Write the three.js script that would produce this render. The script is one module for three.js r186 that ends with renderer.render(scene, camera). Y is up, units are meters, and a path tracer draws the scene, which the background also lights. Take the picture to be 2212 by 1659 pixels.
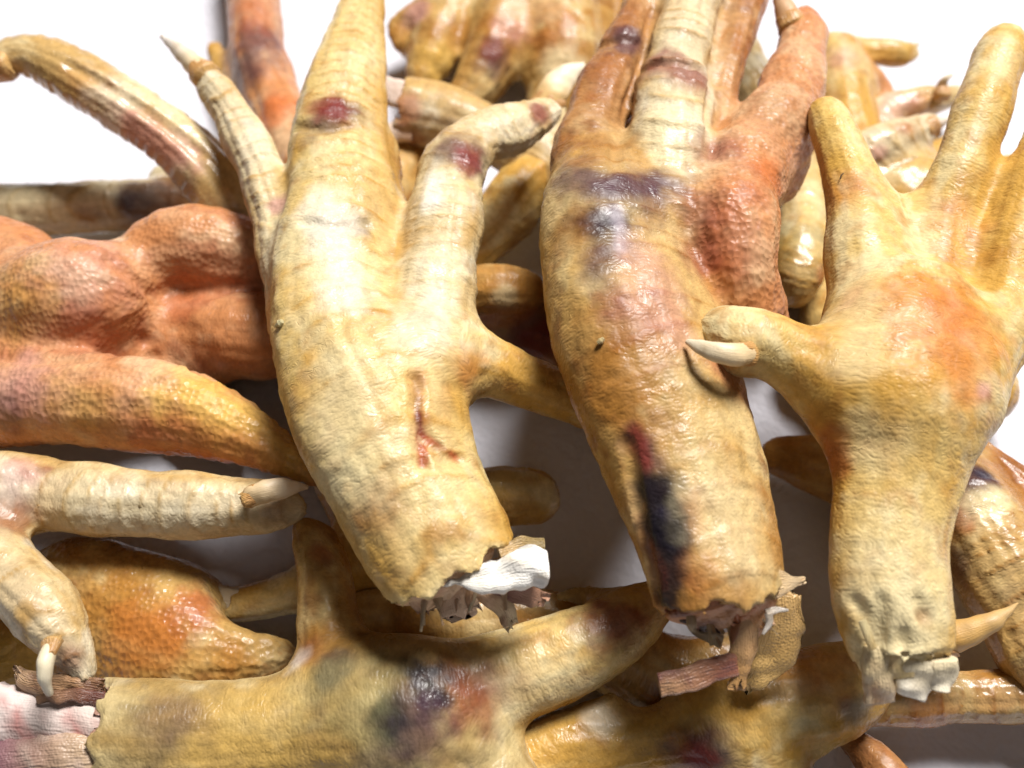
import * as THREE from 'three';
import { ImprovedNoise } from 'three/addons/math/ImprovedNoise.js';
import { RectAreaLightUniformsLib } from 'three/addons/lights/RectAreaLightUniformsLib.js';
RectAreaLightUniformsLib.init();

// ---------------------------------------------------------------- camera, lamps, exposure
const scene = new THREE.Scene();
scene.background = new THREE.Color(0x000000);
const FOV = 40, PITCH = 58 * Math.PI / 180, U = 0.008;          // U: one height unit, in metres
const CY = 4 * U + 20 * U * Math.sin(PITCH), CZ = 20 * U * Math.cos(PITCH);
const camera = new THREE.PerspectiveCamera(FOV, 4 / 3, 0.005, 10);
camera.position.set(0, CY, CZ);
camera.lookAt(0, CY - Math.sin(PITCH), CZ - Math.cos(PITCH));
camera.focus = 0.152;
camera.userData.fStop = 16;
scene.add(camera);

const lamp = new THREE.RectAreaLight(new THREE.Color(1.0, 0.965, 0.93), 64, 0.38, 0.38);
lamp.position.set(0.3, 1.0, -0.52);
lamp.lookAt(0, 0, -0.03);
lamp.castShadow = true;
scene.add(lamp);
const fill = new THREE.RectAreaLight(new THREE.Color(1.0, 0.95, 0.93), 0.55, 0.9, 0.6);   // pale room wall behind the photographer, lit by the lamp
fill.position.set(0.1, 0.8, 0.6);
fill.lookAt(0, 0, 0);
fill.castShadow = true;
scene.add(fill);

const renderer = new THREE.WebGLRenderer({ antialias: true });
renderer.setSize(1024, 768);
renderer.toneMapping = THREE.LinearToneMapping;
renderer.toneMappingExposure = 0.98;
renderer.shadowMap.enabled = true;

// ---------------------------------------------------------------- helpers
const V = (x, y, z) => new THREE.Vector3(x, y, z);
const F = 829.5 / Math.tan(FOV * Math.PI / 360);
const fwd = V(0, -Math.sin(PITCH), -Math.cos(PITCH)), dwn = V(0, -Math.cos(PITCH), Math.sin(PITCH));
function at(px, py, h) {                                         // where the sight line of a measured point meets height h
  const d = fwd.clone().multiplyScalar(F).addScaledVector(dwn, py - 829.5); d.x += px - 1106;
  const t = (CY - h * U) / -d.y;
  return V(d.x * t, h * U, CZ + d.z * t);
}
const size = (p, r) => r * p.clone().sub(V(0, CY, CZ)).dot(fwd) / F;   // measured half-width at that distance -> metres
const noise = new ImprovedNoise();
const N3 = (x, y, z) => noise.noise(x, y, z);
const fbm = (x, y, z) => N3(x, y, z) * 0.55 + N3(x * 2.1 + 5, y * 2.1 + 9, z * 2.1 + 3) * 0.3 + N3(x * 4.3 + 1, y * 4.3 + 7, z * 4.3 + 4) * 0.15;
const clamp = (x, a = 0, b = 1) => Math.min(b, Math.max(a, x));
const sstep = (a, b, x) => { const t = clamp((x - a) / (b - a)); return t * t * (3 - 2 * t); };
let seed = 7;
const rnd = () => ((seed = (seed * 1664525 + 1013904223) >>> 0) / 4294967296);
const names = {};
const numbered = (n) => { names[n] = (names[n] ?? -1) + 1; return names[n] ? n + '_' + String(names[n]).padStart(3, '0') : n; };
const hex = (h) => { const c = new THREE.Color(h); return [c.r, c.g, c.b]; };

// ---------------------------------------------------------------- textures
function dataTex(n, fn, color) {
  const d = new Uint8Array(n * n * 4);
  for (let y = 0; y < n; y++) for (let x = 0; x < n; x++) { const v = clamp(fn(x / n, y / n)) * 255, i = (y * n + x) * 4; d[i] = d[i + 1] = d[i + 2] = v; d[i + 3] = 255; }
  const t = new THREE.DataTexture(d, n, n); t.wrapS = t.wrapT = THREE.RepeatWrapping; t.magFilter = THREE.LinearFilter; t.minFilter = THREE.LinearMipmapLinearFilter; t.generateMipmaps = true;
  if (color) t.colorSpace = THREE.SRGBColorSpace;
  t.needsUpdate = true; return t;
}
// tileable gradient noise: fu x fv cells to a tile
const GR = []; for (let i = 0; i < 4096; i++) { const a = rnd() * 6.2832; GR.push([Math.cos(a), Math.sin(a)]); }
function tn(u, v, fu, fv, o = 0) {
  const x = u * fu, y = v * fv, xi = Math.floor(x), yi = Math.floor(y), fx = x - xi, fy = y - yi, k = Math.floor(o * 577);
  const g = (i, j) => { const q = GR[((((xi + i) % fu) + fu) % fu * 131 + (((yi + j) % fv) + fv) % fv * 757 + k) & 4095]; return q[0] * (fx - i) + q[1] * (fy - j); };
  const sx = fx * fx * fx * (fx * (fx * 6 - 15) + 10), sy = fy * fy * fy * (fy * (fy * 6 - 15) + 10), a = g(0, 0), b = g(1, 0), c = g(0, 1), d = g(1, 1);
  return (a + (b - a) * sx + (c - a + (a - b - c + d) * sx) * sy) * 1.4;
}
const CELLS = 19, jit = []; for (let i = 0; i < CELLS * CELLS; i++) jit.push([rnd(), rnd(), rnd()]);
function worley(u, v) {                                          // rounded papillae, tileable
  const x = u * CELLS, y = v * CELLS, xi = Math.floor(x), yi = Math.floor(y); let f1 = 9, f2 = 9;
  for (let j = -1; j < 2; j++) for (let i = -1; i < 2; i++) {
    const c = jit[((yi + j + CELLS) % CELLS) * CELLS + ((xi + i + CELLS) % CELLS)], d = Math.hypot(xi + i + c[0] * 0.8 + 0.1 - x, yi + j + c[1] * 0.8 + 0.1 - y);
    if (d < f1) { f2 = f1; f1 = d; } else if (d < f2) f2 = d;
  }
  return Math.exp(-f1 * f1 * 4.2);
}
const TILE = 0.018;                                              // one texture tile covers 18 mm of skin
const bumpPebble = dataTex(512, (u, v) => 0.15 + 0.6 * worley(u, v) + 0.25 * tn(u, v, 14, 14, 3));
const ridge = (x) => 1 - Math.abs(x) * 2.2;
const bumpWrinkle = dataTex(512, (u, v) => 0.25 + 0.26 * ridge(tn(u, v, 26, 15, 1)) + 0.2 * ridge(tn(u, v, 13, 9, 8)) + 0.13 * tn(u, v, 56, 50, 5) + 0.12 * tn(u, v, 7, 7, 2));
const mottle = dataTex(512, (u, v) => 0.93 + 0.06 * tn(u, v, 13, 11, 4) + 0.045 * tn(u, v, 31, 26, 6) + 0.03 * tn(u, v, 64, 64, 7), true);
const glossMap = dataTex(512, (u, v) => 0.74 + 0.35 * tn(u, v, 6, 5, 11) + 0.3 * tn(u, v, 28, 24, 12));
const fibre = dataTex(256, (u, v) => 0.5 + 0.4 * tn(u, v, 3, 40, 2) + 0.25 * tn(u, v, 20, 30, 5));

const skinCache = {};
function skin(kind, rough, coat) {
  const k = kind + rough + '_' + coat;
  return skinCache[k] ??= new THREE.MeshPhysicalMaterial({ vertexColors: true, map: mottle, roughness: rough, roughnessMap: glossMap, bumpMap: kind === 'pebble' ? bumpPebble : bumpWrinkle, bumpScale: kind === 'pebble' ? 0.0002 : 0.00012,
    clearcoat: coat, clearcoatRoughness: 0.3, specularIntensity: 0.55, ior: 1.42 });
}
const horn = new THREE.MeshPhysicalMaterial({ vertexColors: true, roughness: 0.5, clearcoat: 0.12, clearcoatRoughness: 0.35, ior: 1.5, bumpMap: fibre, bumpScale: 0.00005 });
const boneMat = new THREE.MeshPhysicalMaterial({ vertexColors: true, roughness: 0.6, bumpMap: fibre, bumpScale: 0.00012, specularIntensity: 0.5 });
const tissue = new THREE.MeshPhysicalMaterial({ vertexColors: true, roughness: 0.42, bumpMap: fibre, bumpScale: 0.00018, clearcoat: 0.2, clearcoatRoughness: 0.3 });

// ---------------------------------------------------------------- signed distance skin
// chain: { p: [[px, py, h, r] ...], flat, dor, scute, pebble, tone }
const LOOK = V(0, 0.85, 0.53).normalize();
function prepare(c) {
  const P = c.p.map(([x, y, h]) => x.isVector3 ? x : at(x, y, h)), R = c.p.map(([, , , r], i) => size(P[i], r)), n = P.length, pts = [], rad = [];
  for (let i = 0; i < n - 1; i++) {
    const steps = Math.max(2, Math.ceil(P[i].distanceTo(P[i + 1]) / 0.0036));
    for (let k = 0; k < steps + (i === n - 2 ? 1 : 0); k++) {
      const t = k / steps, a = P[Math.max(0, i - 1)], b = P[i], d = P[i + 1], e = P[Math.min(n - 1, i + 2)];
      const cr = (w, x, y, z) => 0.5 * (2 * x + (y - w) * t + (2 * w - 5 * x + 4 * y - z) * t * t + (3 * x - w - 3 * y + z) * t * t * t);
      pts.push(V(cr(a.x, b.x, d.x, e.x), cr(a.y, b.y, d.y, e.y), cr(a.z, b.z, d.z, e.z)));
      rad.push(Math.max(0.0008, cr(R[Math.max(0, i - 1)], R[i], R[i + 1], R[Math.min(n - 1, i + 2)])));
    }
  }
  const kn = c.knuckle ?? 0, kp = c.kphase ?? 0; if (kn) { let l = 0; for (let i = 0; i < pts.length; i++) { if (i) l += pts[i].distanceTo(pts[i - 1]); rad[i] *= 1 + kn * Math.cos((l / 0.0135 + kp) * 2 * Math.PI); } }
  const len = [0]; for (let i = 1; i < pts.length; i++) len.push(len[i - 1] + pts[i].distanceTo(pts[i - 1]));
  const T = pts.map((p, i) => pts[Math.min(pts.length - 1, i + 1)].clone().sub(pts[Math.max(0, i - 1)]).normalize());
  const dor = (c.dor ?? 0) * Math.PI / 180;
  const up = T.map((t) => { const u = LOOK.clone().addScaledVector(t, -LOOK.dot(t)); if (u.length() < 0.05) u.set(0, 0, -1).addScaledVector(t, t.z); return u.normalize().applyAxisAngle(t, dor); });
  const flat = c.flat ?? 0.85, meanR = rad.reduce((a, b) => a + b) / rad.length;
  const lo = V(9, 9, 9), hi = V(-9, -9, -9);
  pts.forEach((p, i) => { lo.min(p.clone().subScalar(rad[i] * 1.1)); hi.max(p.clone().addScalar(rad[i] * 1.1)); });
  return { ...c, pts, rad, len, T, up, flat, meanR, lo, hi, px: Float64Array.from(pts, (p) => p.x), py: Float64Array.from(pts, (p) => p.y), pz: Float64Array.from(pts, (p) => p.z), ux: Float64Array.from(up, (p) => p.x), uy: Float64Array.from(up, (p) => p.y), uz: Float64Array.from(up, (p) => p.z), rr: Float64Array.from(rad) };
}
const hit = { i: 0, t: 0 };
function chainDist(c, x, y, z) {
  const { px, py, pz, rr, ux, uy, uz, flat } = c, n = px.length; let best = 1e9, bi = 0, bt = 0;
  const inv = 1 / flat - 1;
  for (let i = 0; i < n - 1; i++) {
    const ax = px[i], ay = py[i], az = pz[i], bx = px[i + 1] - ax, by = py[i + 1] - ay, bz = pz[i + 1] - az;
    const qx = x - ax, qy = y - ay, qz = z - az, bb = bx * bx + by * by + bz * bz;
    let t = (qx * bx + qy * by + qz * bz) / bb; t = t < 0 ? 0 : t > 1 ? 1 : t;
    let ex = qx - bx * t, ey = qy - by * t, ez = qz - bz * t;
    const r = rr[i] + (rr[i + 1] - rr[i]) * t, far = best + r;
    if (far > 0 && ex * ex + ey * ey + ez * ez > far * far) continue;
    const k = (ex * ux[i] + ey * uy[i] + ez * uz[i]) * inv; ex += ux[i] * k; ey += uy[i] * k; ez += uz[i] * k;
    const d = Math.sqrt(ex * ex + ey * ey + ez * ez) - r;
    if (d < best) { best = d; bi = i; bt = t; }
  }
  hit.i = bi; hit.t = bt;
  return best * (flat < 1 ? flat * 0.5 + 0.5 : 1);
}
function locate(c, p) {                                          // along, around
  chainDist(c, p.x, p.y, p.z);
  const i = hit.i, t = hit.t, q = p.clone().sub(c.pts[i]).addScaledVector(c.T[i], -p.clone().sub(c.pts[i]).dot(c.T[i]));
  const along = c.len[i] + p.clone().sub(c.pts[i]).dot(c.T[i]);
  const side = c.T[i].clone().cross(c.up[i]);
  return { s: along, a: Math.atan2(q.dot(side), q.dot(c.up[i])), i, t, end: i === 0 && t === 0 ? 0 : i === c.pts.length - 2 && t === 1 ? 1 : 0.5 };
}
function field(foot, x, y, z) {
  let d = 1e9; const cs = foot.chains;
  for (let n = 0; n < cs.length; n++) {
    const c = cs[n];
    const e = Math.max(c.lo.x - x, x - c.hi.x, c.lo.y - y, y - c.hi.y, c.lo.z - z, z - c.hi.z);
    if (e > 0.012) { d = Math.min(d, e); continue; }
    const k = c.blend ?? foot.blend, f = chainDist(c, x, y, z);
    if (d > 1e8) d = f; else { const h = Math.max(k - Math.abs(d - f), 0) / k; d = Math.min(d, f) - h * h * k * 0.25; }
  }
  for (const g of foot.grooves) { if (Math.max(g.lo.x - x, x - g.hi.x, g.lo.y - y, y - g.hi.y, g.lo.z - z, z - g.hi.z) > 0.003) continue; const f = chainDist(g, x, y, z), k = 0.0012, h = Math.max(k - Math.abs(d + f), 0) / k; d = Math.max(d, -f) + h * h * k * 0.25; }
  for (const c of foot.cuts) {
    const q = (x - c.o.x) * c.n.x + (y - c.o.y) * c.n.y + (z - c.o.z) * c.n.z, w = q + 0.0022 * N3(x * 260 + c.k, y * 260, z * 260) + 0.0009 * N3(x * 900, y * 900 + c.k, z * 900);
    if (q > -0.03 && (x - c.o.x) ** 2 + (y - c.o.y) ** 2 + (z - c.o.z) ** 2 < 0.0016) {
      d = Math.max(d, w, Math.min(0.02, -Math.max(d + 0.0013, -q - 0.0014)));   // skin rim stands round a sunken middle
    }
  }
  return d;
}
function surface(foot, cell) {
  const lo = V(9, 9, 9), hi = V(-9, -9, -9); for (const c of foot.chains) { lo.min(c.lo); hi.max(c.hi); }
  lo.subScalar(0.003); hi.addScalar(0.003);
  const B = 4, nx = Math.ceil((hi.x - lo.x) / cell / B) * B + 1, ny = Math.ceil((hi.y - lo.y) / cell / B) * B + 1, nz = Math.ceil((hi.z - lo.z) / cell / B) * B + 1;
  const f = new Float32Array(nx * ny * nz).fill(1), I = (i, j, k) => (k * ny + j) * nx + i;
  const half = B * cell / 2, reach = half * 2.2 + 0.0016;
  const live = [];
  for (let k = 0; k < nz - 1; k += B) for (let j = 0; j < ny - 1; j += B) for (let i = 0; i < nx - 1; i += B) {
    const c = field(foot, lo.x + i * cell + half, lo.y + j * cell + half, lo.z + k * cell + half);
    if (Math.abs(c) > reach) { if (c < 0) for (let r = 0; r <= B; r++) for (let q = 0; q <= B; q++) for (let p = 0; p <= B; p++) { const id = I(i + p, j + q, k + r); if (f[id] === 1) f[id] = -1; } continue; }
    live.push([i, j, k]);
  }
  for (const [i, j, k] of live) for (let r = 0; r <= B; r++) for (let q = 0; q <= B; q++) for (let p = 0; p <= B; p++) {
    const id = I(i + p, j + q, k + r); if (f[id] === 1 || f[id] === -1) f[id] = field(foot, lo.x + (i + p) * cell, lo.y + (j + q) * cell, lo.z + (k + r) * cell);
  }
  const vid = new Map(), pos = [], idx = [];
  const corner = [0, 1, nx, nx + 1, nx * ny, nx * ny + 1, nx * ny + nx, nx * ny + nx + 1];
  const edges = [[0, 1], [2, 3], [4, 5], [6, 7], [0, 2], [1, 3], [4, 6], [5, 7], [0, 4], [1, 5], [2, 6], [3, 7]];
  for (const [bi, bj, bk] of live) for (let k = bk; k < bk + B; k++) for (let j = bj; j < bj + B; j++) for (let i = bi; i < bi + B; i++) {
    const b = I(i, j, k); let m = 0; for (let c = 0; c < 8; c++) if (f[b + corner[c]] < 0) m |= 1 << c;
    if (m === 0 || m === 255) continue;
    let sx = 0, sy = 0, sz = 0, n = 0;
    for (const [a, c] of edges) { const s = (m >> a) & 1, t = (m >> c) & 1; if (s === t) continue; const fa = f[b + corner[a]], fc = f[b + corner[c]], w = fa / (fa - fc); sx += (a & 1) + ((c & 1) - (a & 1)) * w; sy += ((a >> 1) & 1) + (((c >> 1) & 1) - ((a >> 1) & 1)) * w; sz += (a >> 2) + ((c >> 2) - (a >> 2)) * w; n++; }
    vid.set(b, pos.length / 3); pos.push(lo.x + (i + sx / n) * cell, lo.y + (j + sy / n) * cell, lo.z + (k + sz / n) * cell);
  }
  const quad = (a, b, c, d, flip) => { if (a === undefined || b === undefined || c === undefined || d === undefined) return; flip ? idx.push(a, c, b, a, d, c) : idx.push(a, b, c, a, c, d); };
  for (const b of vid.keys()) {
    const i = b % nx, j = Math.floor(b / nx) % ny, k = Math.floor(b / (nx * ny)), s0 = f[b] < 0;
    if (j && k && s0 !== f[b + 1] < 0) quad(vid.get(b), vid.get(b - nx), vid.get(b - nx - nx * ny), vid.get(b - nx * ny), s0);
    if (i && k && s0 !== f[b + nx] < 0) quad(vid.get(b), vid.get(b - nx * ny), vid.get(b - nx * ny - 1), vid.get(b - 1), s0);
    if (i && j && s0 !== f[b + nx * ny] < 0) quad(vid.get(b), vid.get(b - 1), vid.get(b - 1 - nx), vid.get(b - nx), s0);
  }
  return { pos, idx };
}

// ---------------------------------------------------------------- pigment
const TONE = {
  yellow: ['#e8cc8a', '#d6aa58', '#eddfb4', '#bd8a44'],
  cream: ['#e8d7ae', '#d4b278', '#f1e9d4', '#b8925e'],
  amber: ['#d3ae6e', '#b98745', '#e2cb98', '#986330'],
  orange: ['#dfab85', '#d29264', '#eac5a2', '#bb7855'],
  rust: ['#bf8c5c', '#a96f44', '#d0a67a', '#86523a'],
  grey: ['#d2c194', '#b59a66', '#ded4b6', '#92805f'],
};
for (const k in TONE) TONE[k] = TONE[k].map((h) => hex(h).map((x, i) => x * [0.86, 0.81, 0.71][i]));
const mix = (a, b, t) => [a[0] + (b[0] - a[0]) * t, a[1] + (b[1] - a[1]) * t, a[2] + (b[2] - a[2]) * t];
const INK = { red: hex('#7c2529'), purple: hex('#4d3140'), black: hex('#1d1a22'), navy: hex('#2c2638'), pink: hex('#cf9a92'), orange: hex('#c8642c'), rust: hex('#a8502e'), white: hex('#f1ead8'), cream: hex('#ecdcae'), lavender: hex('#b3a9b4'), grey: hex('#8f8a86'), brown: hex('#8a5526'), green: hex('#8d8d63'), crust: hex('#6e2a20'), yellow: hex('#e3b95c') };

function build(foot, cell) {
  const { pos, idx } = surface(foot, cell), nv = pos.length / 3, o = foot.seed * 3.7;
  const own = new Uint8Array(nv), col = new Float32Array(nv * 3), P = new THREE.Vector3(), grad = new THREE.Vector3();
  const out = new Float32Array(pos.length), loc = new Array(nv), dist = new Float64Array(foot.chains.length);
  const b0 = new THREE.BufferGeometry(); b0.setAttribute('position', new THREE.Float32BufferAttribute(pos, 3)); b0.setIndex(idx); b0.computeVertexNormals(); const bn = b0.attributes.normal.array;
  for (let v = 0; v < nv; v++) {
    P.set(pos[v * 3], pos[v * 3 + 1], pos[v * 3 + 2]);
    let best = 1e9, second = 1e9; dist.fill(1); foot.chains.forEach((c, n) => { if (Math.max(c.lo.x - P.x, P.x - c.hi.x, c.lo.y - P.y, P.y - c.hi.y, c.lo.z - P.z, P.z - c.hi.z) > 0.006) return; const d = dist[n] = chainDist(c, P.x, P.y, P.z); if (d < best) { second = best; best = d; own[v] = n; } else if (d < second) second = d; });
    const c = foot.chains[own[v]], L = locate(c, P); loc[v] = L;
    grad.set(bn[v * 3], bn[v * 3 + 1], bn[v * 3 + 2]);
    const { x, y, z } = P, lump = fbm(x * 105 + o, y * 105, z * 105), fine = fbm(x * 420, y * 420 + o, z * 420), wr = N3(L.s * 900 + o, L.a * 1.6, own[v]), lines = N3(L.s * 260 + N3(x * 200, y * 200, z * 200), L.a * 1.2 + o, own[v] * 3);
    const scute = (c.scute ?? 0) * sstep(0, 0.0028, second - best) * (c.fade ? 1 - (1 - (c.rest ?? 0.2)) * sstep(c.fade[0], c.fade[1], L.s / c.len[c.len.length - 1]) : 1), dors = sstep(1.25, 0.55, Math.abs(L.a + 0.15 * lump)), per = (c.period ?? 3.1) * 0.001, s1 = c.period2 ? c.fade[0] * c.len[c.len.length - 1] : 1, ps = Math.min(L.s, s1) / per + Math.max(0, L.s - s1) / ((c.period2 ?? 1) * 0.001) + 1.1 * N3(L.s * 120, o, own[v]) + 0.22 * Math.cos(L.a * 2), ph = ps - Math.floor(ps);
    const plate = sstep(0, 0.12, ph) * sstep(1, 0.84, ph), shift = 0.5 + 0.5 * N3(Math.floor(ps) * 3.7, own[v] * 2.2 + o, 1.3);
    const smooth = c.smooth ?? 1;
    const cord = 1 - Math.abs(N3(L.a * 1.9 + o, L.s * 26, own[v] * 5 + 2)) * 2.4, fold = 1 - Math.abs(N3(x * 230 + o, y * 230, z * 230) + 0.4 * N3(x * 500, y * 500 + o, z * 500)) * 2.2;
    const bw = sstep(0, 0.0022, second - best);
    let d = smooth * (0.0005 * lump + 0.0001 * fine + 0.00022 * cord * bw + (c.wrinkle ?? 1) * (0.00003 * wr * bw + 0.00014 * lines * bw + 0.00011 * Math.max(-0.6, fold))) + scute * dors * 0.0003 * (plate - 0.6) * (0.5 + shift);
    const edge = sstep(0.75, 0.2, Math.abs(Math.abs(L.a) - 1.55)) * (c.serrate ?? 0);       // knobbly scales along both sides
    if (edge) d += edge * 0.0003 * (1.6 * N3(L.s * 520, o, 2) + 0.5 * Math.sin(L.s * 2 * Math.PI / 0.0021 + 4 * N3(L.s * 130, 1, o)));
    out[v * 3] = x + grad.x * d; out[v * 3 + 1] = y + grad.y * d; out[v * 3 + 2] = z + grad.z * d;
    // pigment: large drift, small mottling, pale horny plates on top of the toes
    const tone = [[0, 0, 0], [0, 0, 0], [0, 0, 0], [0, 0, 0]]; let wsum = 0;
    for (let n = 0; n < dist.length; n++) { const w = Math.exp(-(dist[n] - best) / 0.0016); if (w < 0.004) continue; wsum += w; const q = TONE[foot.chains[n].tone ?? foot.tone]; for (let m = 0; m < 4; m++) for (let ch = 0; ch < 3; ch++) tone[m][ch] += q[m][ch] * w; }
    for (const q of tone) { q[0] /= wsum; q[1] /= wsum; q[2] /= wsum; }
    const m1 = fbm(x * 75 + o + 4, y * 75, z * 75 + 2), m2 = fbm(x * 260 + 8, y * 260 + o, z * 260);
    const streak = fbm(L.s * 55 + o, L.a * 1.7 + own[v] * 4, o * 0.3);
    let k = mix(tone[0], tone[1], sstep(-0.3, 0.3, m1 + 0.7 * streak));
    k = mix(k, tone[2], 0.9 * sstep(0.0, 0.4, -m1 + 0.5 * m2 + 0.5 * streak));
    k = mix(k, tone[3], 0.7 * sstep(0.02, 0.45, 0.8 * m2 - 0.35 * streak + 0.45 * fbm(x * 150, y * 150 + 3, z * 150 + o)));
    if (scute) { k = mix(k, tone[2], scute * dors * (0.25 + 0.5 * shift) * plate); k = mix(k, tone[3], scute * dors * 0.55 * (1 - sstep(0, 0.13, ph) * sstep(1, 0.87, ph)) * (0.4 + 0.6 * shift)); }
    for (const sp of foot.spots) {
      const dx = x - sp.o.x, dy = y - sp.o.y, dz = z - sp.o.z; let q;
      if (sp.b) { const t = clamp((dx * sp.b.x + dy * sp.b.y + dz * sp.b.z) / sp.bb); q = Math.hypot(dx - sp.b.x * t, dy - sp.b.y * t, dz - sp.b.z * t); } else q = Math.hypot(dx, dy, dz);
      q /= sp.r; if (q > 1.7) continue;
      q += 0.75 * fbm(x * 150 + sp.k, y * 150, z * 150 + sp.k) + 0.3 * fbm(x * 420, y * 420, z * 420 + sp.k) + 0.12 * lines;
      k = mix(k, sp.c, sp.w * (1 - sstep(sp.hard, 1.05, q)));
    }
    for (const ct of foot.cuts) { const q = P.clone().sub(ct.o).dot(ct.n); if (P.distanceTo(ct.o) < 0.03 && best < -0.0011) k = mix(hex(ct.flesh ?? '#b98a66'), hex('#7d4030'), sstep(-0.3, 0.4, m2)); }
    col.set(k, v * 3);
  }
  const tmp = new THREE.BufferGeometry(); tmp.setAttribute('position', new THREE.BufferAttribute(out, 3)); tmp.setIndex(idx); tmp.computeVertexNormals();
  const nor = tmp.attributes.normal.array, key = new Map(), p2 = [], n2 = [], c2 = [], u2 = [], faces = [[], []];
  const uvOf = (v, n) => { const c = foot.chains[n], L = n === own[v] ? loc[v] : locate(c, P.set(pos[v * 3], pos[v * 3 + 1], pos[v * 3 + 2])); return L; };
  for (let t = 0; t < idx.length; t += 3) {
    const n = own[idx[t]], c = foot.chains[n]; let a0 = 0; const tri = [];
    const fx = Math.abs(bn[idx[t] * 3]), fy = Math.abs(bn[idx[t] * 3 + 1]), fz = Math.abs(bn[idx[t] * 3 + 2]), axis = fx > fy && fx > fz ? 0 : fy > fz ? 1 : 2;
    for (let q = 0; q < 3; q++) {
      const v = idx[t + q], L = c.pebble ? null : uvOf(v, n); let a = 0, w = 0;
      if (L) { a = L.a; if (!q) a0 = a; else if (a - a0 > Math.PI) { a -= 2 * Math.PI; w = 1; } else if (a0 - a > Math.PI) { a += 2 * Math.PI; w = 2; } }
      const id = (v * 16 + (L ? n : 12 + axis)) * 3 + w; let g = key.get(id);
      if (g === undefined) { g = p2.length / 3; key.set(id, g); for (let m = 0; m < 3; m++) { p2.push(out[v * 3 + m]); n2.push(nor[v * 3 + m]); c2.push(col[v * 3 + m]); }
        if (L) u2.push(L.s / TILE + n * 0.37, a * c.meanR / TILE + n * 0.61); else u2.push(pos[v * 3 + (axis === 0 ? 1 : 0)] / TILE + axis * 0.3, pos[v * 3 + (axis === 2 ? 1 : 2)] / TILE); }
      tri.push(g);
    }
    faces[c.pebble ? 1 : 0].push(...tri);
  }
  const g = new THREE.BufferGeometry();
  g.setAttribute('position', new THREE.Float32BufferAttribute(p2, 3)); g.setAttribute('normal', new THREE.Float32BufferAttribute(n2, 3)); g.setAttribute('color', new THREE.Float32BufferAttribute(c2, 3)); g.setAttribute('uv', new THREE.Float32BufferAttribute(u2, 2));
  g.setIndex(faces[0].concat(faces[1])); if (faces[0].length) g.addGroup(0, faces[0].length, 0); if (faces[1].length) g.addGroup(faces[0].length, faces[1].length, 1);
  return g;
}

// lofted piece: claw, tendon, bone, torn strip.  pts [[px, py, h] ...], w and t half-widths (measured) along the piece
function loft(pts, w, t, o = {}) {
  const P = pts.map((p) => p.isVector3 ? p : at(...p)), curve = new THREE.CatmullRomCurve3(P, false, 'centripetal'), SEG = o.seg ?? 22, RING = o.ring ?? 16, pos = [], col = [], uv = [], idx = [];
  const val = (a, s) => { const x = s * (a.length - 1), i = Math.min(a.length - 2, Math.floor(x)); return a[i] + (a[i + 1] - a[i]) * (x - i); };
  const ref = o.up ?? LOOK, e = o.square ?? 1, c0 = hex(o.c0 ?? '#e8d9b4'), c1 = hex(o.c1 ?? o.c0 ?? '#e8d9b4'), cs = o.cs && hex(o.cs), k = o.k ?? 0;
  const ring = (s, scale, n) => {
    const p = curve.getPoint(s), T = curve.getTangent(s), u = ref.clone().addScaledVector(T, -ref.dot(T)).normalize().applyAxisAngle(T, (o.turn ?? 0) + (o.twist ?? 0) * s), b = T.clone().cross(u), W = size(p, val(w, s)) * scale, H = size(p, val(t, s)) * scale;
    for (let i = 0; i < RING; i++) {
      const a = i / RING * 2 * Math.PI, x = Math.sign(Math.cos(a)) * Math.abs(Math.cos(a)) ** e, y = Math.sign(Math.sin(a)) * Math.abs(Math.sin(a)) ** e;
      const q = p.clone().addScaledVector(b, x * W).addScaledVector(u, y * H), r = o.rough ?? 0;
      q.addScaledVector(T, (o.ragged ?? 0) * (n === 0 || n === 1 ? -1 : 1) * (s < 0.06 || s > 0.94 ? 1 : 0) * N3(x * 3 + k, y * 2, k + n * 0.1) );
      const d = r * N3(q.x * 500 + k, q.y * 500, q.z * 500 + k); q.addScaledVector(u, d * Math.sign(y || 1)).addScaledVector(b, d * x);
      pos.push(q.x, q.y, q.z);
      let c = mix(c0, c1, sstep(0.1, 0.9, s)); const m = fbm(q.x * 300 + k, q.y * 300, q.z * 300); if (cs) c = mix(c, cs, (o.stain ?? 0.8) * sstep(0.0, 0.4, m)); else c = mix(c, [c[0] * 0.7, c[1] * 0.62, c[2] * 0.5], 0.35 * sstep(0, 0.5, m));
      col.push(...c); uv.push(s * curve.getLength() / 0.006, a / 6.283 * 2);
    }
  };
  const rows = [[0, 0.02], [0, 0.6], [0, 0.9]]; for (let i = 0; i <= SEG; i++) rows.push([i / SEG, 1]); rows.push([1, 0.85], [1, 0.5], [1, 0.02]);
  rows.forEach(([s, c], n) => ring(s, c, n));
  for (let r = 0; r < rows.length - 1; r++) for (let i = 0; i < RING; i++) { const a = r * RING + i, b = r * RING + (i + 1) % RING; idx.push(a, b, a + RING, b, b + RING, a + RING); }
  const g = new THREE.BufferGeometry(); g.setAttribute('position', new THREE.Float32BufferAttribute(pos, 3)); g.setAttribute('color', new THREE.Float32BufferAttribute(col, 3)); g.setAttribute('uv', new THREE.Float32BufferAttribute(uv, 2)); g.setIndex(idx); g.computeVertexNormals();
  return g;
}
function part(name, g, m, root, label) {
  g.translate(-root.position.x, -root.position.y, -root.position.z);
  const o = new THREE.Mesh(g, m); o.name = name; o.castShadow = o.receiveShadow = true; if (label) o.userData.label = label; root.add(o); return o;
}
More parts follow.
